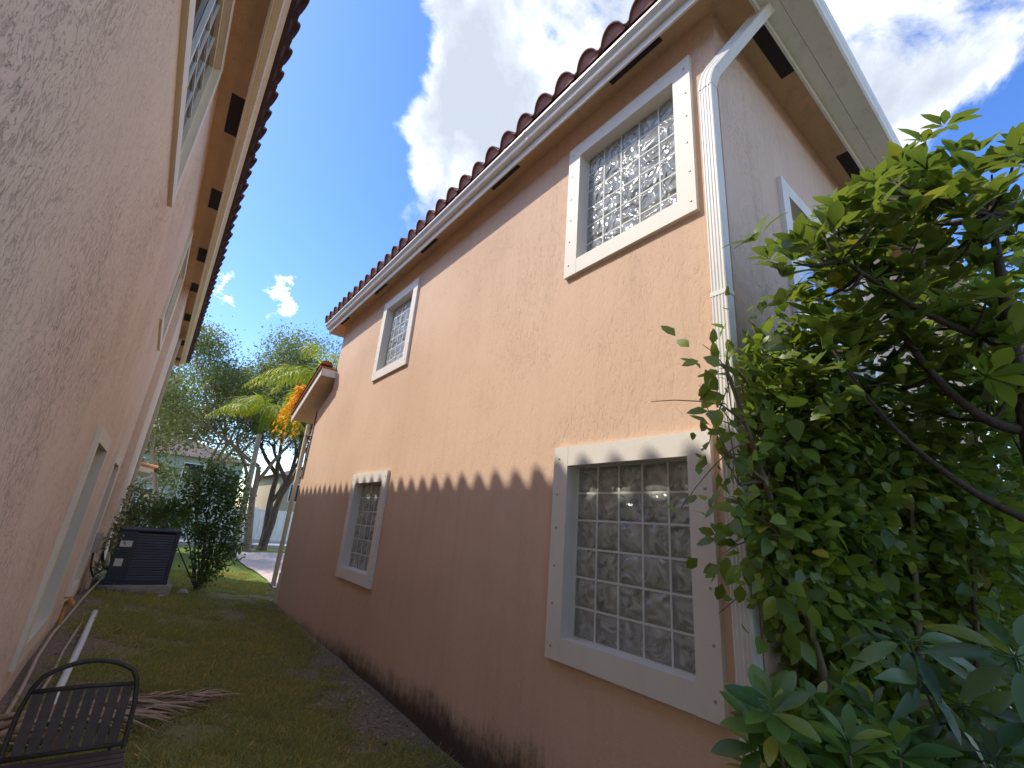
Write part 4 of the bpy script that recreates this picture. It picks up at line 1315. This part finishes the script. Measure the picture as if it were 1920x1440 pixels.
make_bush((1.25, 11.5), 'dark leafy bush growing beside the air conditioner', [(1.0, 11.5, 2.45, .34), (1.35, 11.5, 2.35, .36), (0.75, 11.6, 2.2, .3), (1.15, 11.3, 2.0, .36), (1.5, 11.6, 1.95, .34), (0.85, 11.4, 1.75, .3), (1.3, 11.4, 1.55, .34), (1.62, 11.5, 1.5, .26), (1.1, 11.3, 1.25, .3), (1.5, 11.3, 1.1, .3), (1.2, 11.2, 0.85, .26), (1.45, 11.2, 0.7, .25), (1.3, 11.2, 0.5, .2), (1.7, 11.4, 1.0, .2), (0.55, 11.7, 1.75, .3), (0.35, 11.8, 1.6, .28)], M['leaf_bush'], 420, 0.075, 51)
make_bush((-0.1, 12.1), 'straggly plants between the house wall and the air conditioner', [(-0.18, 11.9, 1.5, .22), (-0.12, 12.0, 1.75, .25), (0.1, 12.2, 1.7, .25), (-0.24, 11.0, 1.35, .16), (-0.26, 10.2, 1.1, .14), (-0.22, 11.5, 1.2, .18), (0.3, 12.3, 1.55, .25), (-0.28, 9.9, 0.8, .10), (-0.2, 12.4, 2.0, .2)], M['leaf_tree2'], 300, 0.07, 52)
make_bush((0.2, 20.5), 'sunlit shrubs at the end of the side yard', [(-0.3, 20.5, 1.2, .5), (0.4, 20.6, 1.4, .6), (1.2, 20.6, 1.3, .55), (1.9, 20.8, 0.9, .4), (0.8, 20.3, 0.8, .5)], M['leaf_bush'], 260, 0.12, 53)
for i, (bx, by, lab) in enumerate([(6.6, 0.15, 'sunlit yellow-green shrub behind the umbrella shrub'), (8.2, -0.5, 'farther yellow-green shrub at the right edge of the back yard')]):
    make_bush((bx, by), lab, [(bx + dx, by + dy, dz, .5) for dx, dy, dz in ((0, 0, 2.9), (.5, -.2, 2.5), (-.4, .2, 2.3), (.2, .1, 1.8), (-.3, -.2, 1.5), (.5, .2, 1.3))], M['leaf_yellow'], 240, 0.13, 60 + i)

# ------------------------------------------------------------------ palm with yellow flower spray
def make_palm(base, height, lean, label, seed, nfr=13, flen=2.0):
    rng = np.random.default_rng(seed)
    z0 = gz(*base)
    T = thing('palm_tree', (base[0], base[1], z0), label, 'palm')
    path = [Vector((base[0] + lean[0] * t * t, base[1] + lean[1] * t * t, z0 - 0.1 + height * t)) for t in [i / 9 for i in range(10)]]
    v_, f_ = tube_geo(path, [0.12 - 0.004 * i for i in range(10)], 10)
    pyobj('trunk', v_, f_, M['palm_trunk'], T, smooth=True)
    top_ = path[-1]
    v2, f2 = tube_geo([top_ - Vector((0, 0, 0.1)), top_ + Vector((0, 0, 0.5)), top_ + Vector((0, 0, 0.9))], [0.10, 0.085, 0.03], 10)
    pyobj('crownshaft', v2, f2, M['leaf_palm'], T, smooth=True)
    for k in range(nfr):
        an = 2 * math.pi * k / nfr * 1.0 + rng.uniform(-.2, .2)
        elv = rng.uniform(0.35, 1.35)
        h = Vector((math.cos(an), math.sin(an), 0))
        p0 = top_ + Vector((0, 0, 0.75))
        fl = flen * rng.uniform(0.85, 1.15)
        p1 = p0 + h * fl * 0.45 + Vector((0, 0, fl * 0.55 * elv))
        p2 = p0 + h * fl * 0.95 + Vector((0, 0, fl * (0.45 * elv - 0.55)))
        rib = bez(p0, p1, p2, 14)
        vr, fr = tube_geo(rib, [0.018 - 0.001 * i for i in range(14)], 5)
        fo = pyobj('frond', vr, fr, M['leaf_palm'], T, smooth=True)
        P, D, N, L = [], [], [], []
        for i in range(58):
            t = 0.10 + 0.90 * i / 57
            x = t * 13
            i0 = min(int(x), 12)
            q = rib[i0].lerp(rib[i0 + 1], x - i0)
            tang = (rib[i0 + 1] - rib[i0]).normalized()
            side = tang.cross(Vector((0, 0, 1))).normalized()
            for s in (-1, 1):
                d = side * s * rng.uniform(0.35, 0.8) + tang * rng.uniform(0.3, 0.7) + Vector((0, 0, rng.uniform(-1.0, 0.05)))
                P.append(np.array(q)); D.append(np.array(d)); N.append(np.array(tang.cross(d)) * s * -1 + rng.normal(0, .2, 3))
                L.append((0.55 * math.sin(math.pi * min(1, 0.18 + t * 0.8)) + 0.1) * rng.uniform(.85, 1.15))
        P, D, N, L = map(np.array, (P, D, N, L))
        leaf_cloud('leaflets', P, D, N, L, rng.uniform(0.014, 0.03, len(L)), M['leaf_palm'], fo, np.clip(rng.beta(2, 2, len(L)) + 0.1, 0, 1), droop=0.35)
    return T, top_


PALM, ptop = make_palm((4.2, 15.6), 5.35, (-0.35, 0.0), 'bright green palm with arching fronds behind the lower roof', 71, 14, 2.3)
make_palm((2.75, 18.6), 4.5, (-0.1, 0.0), 'second palm with drooping fronds in front of the feathery trees', 73, 10, 1.7)
rng = np.random.default_rng(72)
fo = None
vF, fF = [], []
P, D, N, L = [], [], [], []
for k in range(26):
    st = Vector((2.92, 14.3, 5.45)) + Vector((rng.uniform(-.1, .1), rng.uniform(-.1, .1), 0.0))
    en = Vector((2.66, 14.2, 3.72)) + Vector((rng.uniform(-.36, .40), rng.uniform(-.3, .3), rng.uniform(-.1, 1.2)))
    pth = bez(st, st + Vector((rng.uniform(-.35, .15), rng.uniform(-.2, .2), -0.05)), en, 9)
    tube_geo(pth, [0.010 - 0.0008 * i for i in range(9)], 4, vF, fF)
    for i in range(44):
        t = rng.uniform(0.12, 1)
        q = pth[min(8, int(t * 8))].lerp(pth[min(8, int(t * 8) + 1)], t * 8 - int(t * 8))
        P.append(np.array(q)); D.append(rng.normal(0, 0.55, 3) + np.array([-0.2, 0, -0.7])); N.append(rng.normal(size=3)); L.append(rng.uniform(.07, .17))
tube_geo(bez((3.75, 15.4, 5.5), (3.3, 14.8, 5.6), (2.92, 14.3, 5.45), 6), [0.03, 0.028, 0.026, 0.024, 0.022, 0.018], 6, vF, fF)
fl_o = pyobj('flower_spray', vF, fF, M['flower'], PALM, smooth=True)
leaf_cloud('blossom', np.array(P), np.array(D), np.array(N), np.array(L), np.full(len(L), 0.034), M['flower'], fl_o, rng.uniform(0, 1, len(L)))

# ------------------------------------------------------------------ grass blades on the side lawn
rng = np.random.default_rng(90)
n = 230000
y = 2.6 + (rng.random(n) ** 1.5) * 12.5
x = rng.uniform(-0.35, 2.5, n) + np.where(y > 11.2, rng.uniform(0, 1.5, n), 0)
def vnoise(x, y, s, seed):
    r = np.random.default_rng(seed).random((64, 64))
    xi, yi = x * s, y * s
    x0, y0 = np.floor(xi).astype(int), np.floor(yi).astype(int)
    fx, fy = smooth01(xi - x0), smooth01(yi - y0)
    g_ = lambda a, b: r[a % 64, b % 64]
    return (g_(x0, y0) * (1 - fx) + g_(x0 + 1, y0) * fx) * (1 - fy) + (g_(x0, y0 + 1) * (1 - fx) + g_(x0 + 1, y0 + 1) * fx) * fy
dn = 0.55 * vnoise(x, y, 1.3, 1) + 0.30 * vnoise(x, y, 3.7, 2) + 0.15 * vnoise(x, y, 9.0, 3)
edge = np.where(y < 11.5, np.clip((x - 1.3) / 1.2, 0, 1) * 0.17 + np.clip((0.05 - x) / 0.5, 0, 1) * 0.22, 0)
keep = (dn - edge + rng.normal(0, 0.07, n)) > 0.41
keep &= ~((x > 2.5) & (y < 11.1)) & ~((x > 2.8) & (y > 12.3))
x, y, dn = x[keep], y[keep], dn[keep]
n = len(x)
P = np.stack([x, y, ground_z(x, y) - 0.003], 1)
D = rand_dirs(n, rng) * np.array([1, 1, 0.5]) * 0.9 + np.array([0, 0, 0.75])
N = rand_dirs(n, rng) + np.array([0, 0, 0.3])
L = rng.uniform(0.02, 0.06, n) * (0.7 + 0.9 * vnoise(x, y, 5.0, 4)) * np.where(rng.random(n) < 0.06, 1.8, 1.0)
tg = np.clip(0.9 * dn - 0.05 + rng.normal(0, 0.2, n) + np.where(rng.random(n) < 0.07, 0.5, 0), 0, 1)
LAWN = leaf_cloud('grass', P, D, N, L, rng.uniform(0.004, 0.008, n), M['grass'], None, tg, droop=0.3)
tag(LAWN, 'short patchy grass covering the side yard between the houses', 'grass')
# scraps of dead leaf and gravel along the foot of the peach wall
rng = np.random.default_rng(91)
n = 4200
y = rng.uniform(2.4, 11.0, n)
x = np.where(rng.random(n) < 0.6, 2.5 - np.abs(rng.normal(0, 0.6, n)), rng.uniform(-0.4, 2.4, n))
P = np.stack([x, y, ground_z(x, y) + 0.004], 1)
D = rand_dirs(n, rng) * np.array([1, 1, 0.25])
N = rand_dirs(n, rng) * 0.5 + np.array([0, 0, 1])
L = rng.uniform(0.015, 0.05, n)
tag(leaf_cloud('leaf_litter', P, D, N, L, L * 0.6, M['litter'], None, rng.uniform(0, 1, n)), 'scattered dry leaf scraps along the foot of the peach wall', 'litter')

# ------------------------------------------------------------------ air conditioner on its pad
AX0, AX1, AY0, AY1 = -0.20, 0.66, 10.55, 11.35
PADT = gz(0.2, 10.8) + 0.10
padt = box('concrete_pad', AX0 - 0.12, AX1 + 0.08, AY0 - 0.10, AY1 + 0.1, PADT - 0.25, PADT, M['concrete'], None, 0.012)
tag(padt, 'weathered concrete pad under the dark air conditioner', 'concrete pad')
AC = thing('air_conditioner', ((AX0 + AX1) / 2, (AY0 + AY1) / 2, PADT), 'dark navy outdoor air conditioner with louvred sides and two white stickers', 'air conditioner')
z0, z1 = PADT + 0.004, PADT + 0.86
bm = bmesh.new()
bbox(bm, AX0, AX1, AY0 + 0.03, AY1, z0, z1, 0.01)
bmobj('cabinet', bm, M['navy_dark'], AC)
box('base_pan', AX0 - 0.01, AX1 + 0.01, AY0, AY1 + 0.01, z0, z0 + 0.05, M['navy'], AC, 0.006)
box('top_cover', AX0 - 0.015, AX1 + 0.015, AY0 - 0.005, AY1 + 0.015, z1, z1 + 0.045, M['navy'], AC, 0.015)
box('control_panel', AX0 - 0.004, AX0 + 0.26, AY0 + 0.004, AY0 + 0.029, z0 + 0.051, z1 - 0.001, M['navy'], AC, 0.004)
box('corner_post', AX1 - 0.06, AX1 + 0.004, AY0 + 0.003, AY0 + 0.029, z0 + 0.051, z1 - 0.001, M['navy'], AC, 0.004)
lv = bmesh.new()
bbox(lv, 0, AX1 - AX0 - 0.325, -0.006, 0.004, -0.008, 0.012)
bmesh.ops.recalc_face_normals(lv, faces=lv.faces)
LV = bpy.data.meshes.new('louvre')
for v in lv.verts:
    if v.co.y < 0:
        v.co.z -= 0.016
lv.to_mesh(LV); lv.free()
LV.materials.append(M['navy_louvre'])
for k in range(18):
    child('louvre', LV, AC, (AX0 + 0.262, AY0 + 0.018, z0 + 0.085 + k * 0.043))
box('sticker', AX0 + 0.05, AX0 + 0.215, AY0 + 0.0005, AY0 + 0.0035, z0 + 0.60, z0 + 0.70, M['paper'], AC)
box('sticker', AX0 + 0.05, AX0 + 0.16, AY0 + 0.0005, AY0 + 0.0035, z0 + 0.29, z0 + 0.41, M['paper'], AC)
box('handle', AX0 + 0.10, AX0 + 0.19, AY0 - 0.004, AY0 + 0.004, z0 + 0.50, z0 + 0.515, M['navy_dark'], AC)
tube('refrigerant_line', [(AX0, AY0 + 0.3, z0 + 0.2), (AX0 - 0.08, AY0 + 0.3, z0 + 0.25), (AX0 - 0.16, AY0 + 0.3, z0 + 0.5), (AX0 - 0.2, AY0 + 0.3, z0 + 0.62), (AX0 - 0.24, AY0 + 0.3, z0 + 0.6)], 0.022, M['cable'], AC, 8)
for i in range(3):   # conduits up the wall behind the unit
    xx = XL + 0.05 + 0.0 * i
    t_ = tube('conduit', [(xx, 9.75 + i * 0.14, gz(-.4, 9.8) - 0.02), (xx, 9.75 + i * 0.14, 1.05 - 0.12 * i)], 0.026 - 0.004 * i, M['conduit'], None, 8)
    tag(t_, ['thickest tan conduit rising by the air conditioner', 'middle tan conduit rising by the air conditioner', 'thinnest tan conduit nearest the air conditioner'][i], 'conduit', 'conduits beside the air conditioner')
DB = thing('electrical_box', (XL, 9.45, 1.0), 'small grey electrical box on the wall above the conduits', 'electrical box')
box('casing', XL + 0.001, XL + 0.09, 9.38, 9.56, 1.02, 1.30, M['concrete'], DB, 0.006)
box('cover', XL + 0.0905, XL + 0.10, 9.37, 9.57, 1.01, 1.31, M['conduit'], DB, 0.004)
tube('whip', [(XL + 0.05, 9.5, 1.02), (XL + 0.07, 9.6, 0.8), (XL + 0.12, 10.0, 0.62), (AX0 - 0.02, 10.6, 0.72)], 0.014, M['cable'], DB, 6)
rng = np.random.default_rng(93)
for i, (sx, sy, r_) in enumerate([(-0.22, 10.28, 0.085), (-0.02, 10.25, 0.06), (0.10, 10.32, 0.075), (0.32, 10.30, 0.06), (0.95, 10.75, 0.10), (0.62, 10.28, 0.05)]):
    bm = bmesh.new()
    bmesh.ops.create_icosphere(bm, subdivisions=2, radius=r_)
    for v in bm.verts:
        v.co *= 1 + rng.uniform(-.18, .18)
        v.co.z *= 0.6
        v.co += Vector((sx, sy, gz(sx, sy) + r_ * 0.3))
    o = bmobj('stone', bm, M['rock'] if i < 4 else M['concrete'])
    tag(o, ['large dark stone at the left front of the concrete pad', 'small dark stone second from the left before the pad', 'rounded dark stone in the middle before the pad', 'dark stone right of the middle before the pad', 'pale lump of stone at the foot of the bush', 'small pale stone at the right front of the pad'][i], 'stone', 'stones around the concrete pad')

# ------------------------------------------------------------------ pipes and post along the left wall
def on_ground(pts, lift):
    return [(x, y, gz(x, y) + lift) for x, y in pts]


def polyline(pts, n=30):
    pts = [Vector(p) for p in pts]
    o = []
    for a, b in zip(pts[:-1], pts[1:]):
        for i in range(6):
            o.append(a.lerp(b, i / 6))
    return o + [pts[-1]]


pv = tube('pvc_pipe', polyline(on_ground([(-0.17, 4.6), (-0.16, 5.6), (-0.15, 6.8), (-0.15, 8.5)], 0.03)), 0.030, M['white_pvc'], None, 10)
tag(pv, 'long white pvc pipe lying straight along the grass', 'pipe')
hs = tube('drain_hose', polyline([(-0.37, 4.6, gz(-.37, 4.6) + 0.02), (-0.38, 5.4, gz(-.38, 5.4) + 0.03), (-0.40, 6.1, gz(-.4, 6.1) + 0.06), (-0.40, 6.9, gz(-.4, 6.9) + 0.10), (-0.38, 7.8, gz(-.38, 7.8) + 0.06), (-0.33, 9.2, gz(-.33, 9.2) + 0.08), (-0.26, 10.3, gz(-.26, 10.3) + 0.12), (-0.22, 10.6, gz(-.2, 10.6) + 0.2)]), 0.014, M['conduit'], None, 8)
tag(hs, 'cream drain hose running along the wall foot to the air conditioner', 'hose')
h2 = tube('drain_hose', polyline(on_ground([(-0.27, 4.9), (-0.25, 5.8), (-0.26, 6.6), (-0.23, 7.9)], 0.015)), 0.012, M['conduit'], None, 8)
tag(h2, 'thin pale hose on the soil between the wall hose and the white pipe', 'hose')
SP = thing('garden_tap', (-0.40, 7.35, gz(-.4, 7.35)), 'rusty orange garden tap standing on a short pipe by the wall', 'tap')
sz = gz(-.4, 7.35)
tube('riser', [(-0.40, 7.35, sz - 0.05), (-0.40, 7.35, sz + 0.30)], 0.020, M['spigot'], SP, 8)
tube('spout', [(-0.40, 7.35, sz + 0.30), (-0.37, 7.30, sz + 0.335), (-0.34, 7.24, sz + 0.32), (-0.335, 7.22, sz + 0.28)], [0.024, 0.024, 0.020, 0.018], M['spigot'], SP, 8)
box('tap_handle', -0.435, -0.365, 7.335, 7.365, sz + 0.345, sz + 0.365, M['spigot'], SP, 0.004)

# ------------------------------------------------------------------ metal garden chair
CH = thing('garden_chair', (0.0, 3.55, gz(0, 3.55)), 'old black metal garden chair with an arched slatted back', 'chair')
cy0 = 3.70
ang = -0.05


def ch(x, y, z):
    """chair space (x across, y away from viewer, z up) to world"""
    return Vector((0.0 + x * math.cos(ang) - y * math.sin(ang), cy0 + x * math.sin(ang) + y * math.cos(ang), z))


zb, zt, za, zg = 0.50, 0.805, 0.925, gz(0, 3.6)
lp = [ch(-0.26, -0.05, zg), ch(-0.255, -0.03, 0.35), ch(-0.25, 0.0, zb), ch(-0.245, 0.03, 0.70), ch(-0.225, 0.05, zt + 0.005)]
arch = [ch(-0.225 + 0.45 * t, 0.05 + 0.01 * math.sin(math.pi * t), zt + (za - zt) * math.sin(math.pi * (0.04 + 0.92 * t)) ** 0.62) for t in [i / 16 for i in range(1, 16)]]
rp = [ch(0.225, 0.05, zt + 0.005), ch(0.245, 0.03, 0.70), ch(0.25, 0.0, zb), ch(0.255, -0.03, 0.35), ch(0.26, -0.05, zg)]
tube('back_frame', lp + arch + rp, 0.0125, M['metal_chair'], CH, 8)
tube('top_rail', [ch(-0.235, 0.05, zt - 0.012), ch(0, 0.055, zt - 0.006), ch(0.235, 0.05, zt - 0.012)], 0.012, M['metal_chair'], CH, 8)
tube('bottom_rail', [ch(-0.25, 0.0, zb + 0.01), ch(0, 0.0, zb + 0.012), ch(0.25, 0.0, zb + 0.01)], 0.012, M['metal_chair'], CH, 8)
for k in range(8):
    xc = -0.192 + k * 0.0549
    pv_ = []
    for xx, w_ in ((xc - 0.0225, 0), (xc + 0.0225, 0)):
        pv_ += [ch(xx, 0.0 - 0.004, zb + 0.012), ch(xx, 0.05 - 0.004, zt - 0.016), ch(xx, 0.05 + 0.004, zt - 0.016), ch(xx, 0.004, zb + 0.012)]
    pyobj('back_slat', pv_, [(0, 1, 5, 4), (1, 2, 6, 5), (2, 3, 7, 6), (3, 0, 4, 7), (0, 3, 2, 1), (4, 5, 6, 7)], M['slat'], CH)
for s in (-1, 1):
    tube('leg', [ch(0.27 * s, -0.43, 0.485), ch(0.28 * s, -0.45, zg - 0.02)], 0.012, M['metal_chair'], CH, 8)
    tube('seat_rail', [ch(0.25 * s, 0.0, 0.475), ch(0.27 * s, -0.44, 0.485)], 0.011, M['metal_chair'], CH, 8)
for k in range(7):
    yy = -0.04 - k * 0.062
    pv_ = []
    for y_ in (yy - 0.024, yy + 0.024):
        pv_ += [ch(-0.262, y_, 0.484), ch(0.262, y_, 0.484), ch(0.262, y_, 0.492), ch(-0.262, y_, 0.492)]
    pyobj('seat_slat', pv_, [(0, 1, 5, 4), (1, 2, 6, 5), (2, 3, 7, 6), (3, 0, 4, 7), (0, 3, 2, 1), (4, 5, 6, 7)], M['slat'], CH)
tube('brace', [ch(0.19, 0.0, zb), ch(0.20, -0.03, 0.38), ch(0.245, -0.04, zg + 0.02)], 0.009, M['metal_chair'], CH, 6)

# ------------------------------------------------------------------ dried palm fronds on the grass
rng = np.random.default_rng(95)
FR = [((-0.40, 4.55), (0.80, 5.25), 0.10, 'long dried palm frond on the grass behind the chair, pointing to the lawn'),
      ((-0.42, 4.75), (0.66, 5.05), 0.06, 'shorter brown palm frond lying under the long one'),
      ((-0.42, 4.25), (0.30, 4.75), 0.13, 'crumpled dry palm frond heaped against the wall behind the chair')]
for (a, b, hh, lab) in FR:
    T = thing('palm_frond', (a[0], a[1], gz(*a)), lab, 'palm frond', 'dried fronds on the grass')
    rib = []
    for i in range(14):
        t = i / 13
        x_, y_ = a[0] + (b[0] - a[0]) * t, a[1] + (b[1] - a[1]) * t
        rib.append(Vector((x_, y_, gz(x_, y_) + 0.02 + hh * math.sin(math.pi * (0.1 + 0.85 * t)))))
    tube('midrib', rib, [0.020 - 0.0009 * i for i in range(14)], M['dry'], T, 6)
    for i in range(90):
        t = rng.uniform(0.03, 0.98)
        q = rib[min(12, int(t * 13))].lerp(rib[min(12, int(t * 13)) + 1], t * 13 - int(t * 13))
        tang = (rib[-1] - rib[0]).normalized()
        side = tang.cross(Vector((0, 0, 1)))
        s = rng.choice((-1, 1))
        ln = rng.uniform(0.25, 0.5)
        d = (tang * rng.uniform(0.7, 1.2) + side * s * rng.uniform(0.05, 0.45) + Vector((0, 0, rng.uniform(-0.1, 0.1)))).normalized()
        e = q + d * ln
        e.z = gz(e.x, e.y) + rng.uniform(0.005, 0.06)
        m_ = (q + e) / 2 + Vector((0, 0, rng.uniform(0.01, 0.07)))
        pth = bez(q, m_, e, 6)
        wv = rng.uniform(0.006, 0.014)
        sv = d.cross(Vector((rng.normal(0, .6), rng.normal(0, .6), 1))).normalized()
        vsl, fsl = [], []
        for k_, p_ in enumerate(pth):
            w_ = wv * (1 - 0.85 * (k_ / 5) ** 2)
            vsl += [p_ - sv * w_, p_ + Vector((0, 0, w_ * 0.7)), p_ + sv * w_]
            if k_:
                c0 = (k_ - 1) * 3
                fsl += [(c0, c0 + 3, c0 + 4, c0 + 1), (c0 + 1, c0 + 4, c0 + 5, c0 + 2)]
        pyobj('leaflet', vsl, fsl, M['dry'], T, smooth=True)

# ------------------------------------------------------------------ street side: fence and far houses
FN = thing('fence', (6.0, 30.3, gz(6, 30.3)), 'white vinyl privacy fence across the street', 'fence')
fz = gz(6, 30.3)
fb = bmesh.new()
bbox(fb, 0, 0.29, 0, 0.03, 0.12, 1.62)
bmesh.ops.recalc_face_normals(fb, faces=fb.faces)
FB = bpy.data.meshes.new('fence_board'); fb.to_mesh(FB); fb.free(); FB.materials.append(M['vinyl'])
fp = bmesh.new()
bbox(fp, 0, 0.14, -0.05, 0.09, 0, 1.80, 0.01)
FP = bpy.data.meshes.new('fence_post'); fp.to_mesh(FP); fp.free(); FP.materials.append(M['vinyl'])
for k in range(11):
    x0 = -7 + k * 2.4
    child('fence_post', FP, FN, (x0, 30.3, fz))
    for j in range(7):
        child('fence_board', FB, FN, (x0 + 0.15 + j * 0.32, 30.32, fz))
    box('fence_rail', x0 + 0.14, x0 + 2.4, 30.30, 30.37, fz + 1.621, fz + 1.72, M['vinyl'], FN)
    box('fence_rail', x0 + 0.14, x0 + 2.4, 30.30, 30.37, fz + 0.02, fz + 0.119, M['vinyl'], FN)


def far_house(x0, x1, y0, y1, h, mat, label, wins):
    H = thing('house', (x0, y0, 0.1), label, 'house')
    box('wall', x0, x1, y0, y1, -0.2, h, mat, H)
    hip_roof('roof', x0 - 0.5, x1 + 0.5, y0 - 0.5, y1 + 0.5, h, M['far_roof'], H)
    for (a, c, ww, hh) in wins:
        wn = box('window', a, a + ww, y0 - 0.04, y0 + 0.02, c, c + hh, M['vinyl'], H)
        box('pane', a + 0.08, a + ww - 0.08, y0 - 0.05, y0 - 0.041, c + 0.08, c + hh - 0.08, M['pane'], wn)
    return H


far_house(-9, 5.2, 40, 50, 5.0, M['house_grey'], 'grey-green two-storey house half hidden behind the street trees', [(-3, 1.0, 1.4, 1.6), (-0.5, 1.0, 1.4, 1.6), (2.2, 1.0, 1.2, 1.6), (-2, 3.2, 1.3, 1.4), (1.5, 3.2, 1.3, 1.4)])
far_house(8.4, 20, 42, 52, 4.7, M['house_tan'], 'tan house with brown roof beyond the white fence', [(9.2, 2.6, 1.3, 1.5), (12.5, 2.6, 1.3, 1.5)])
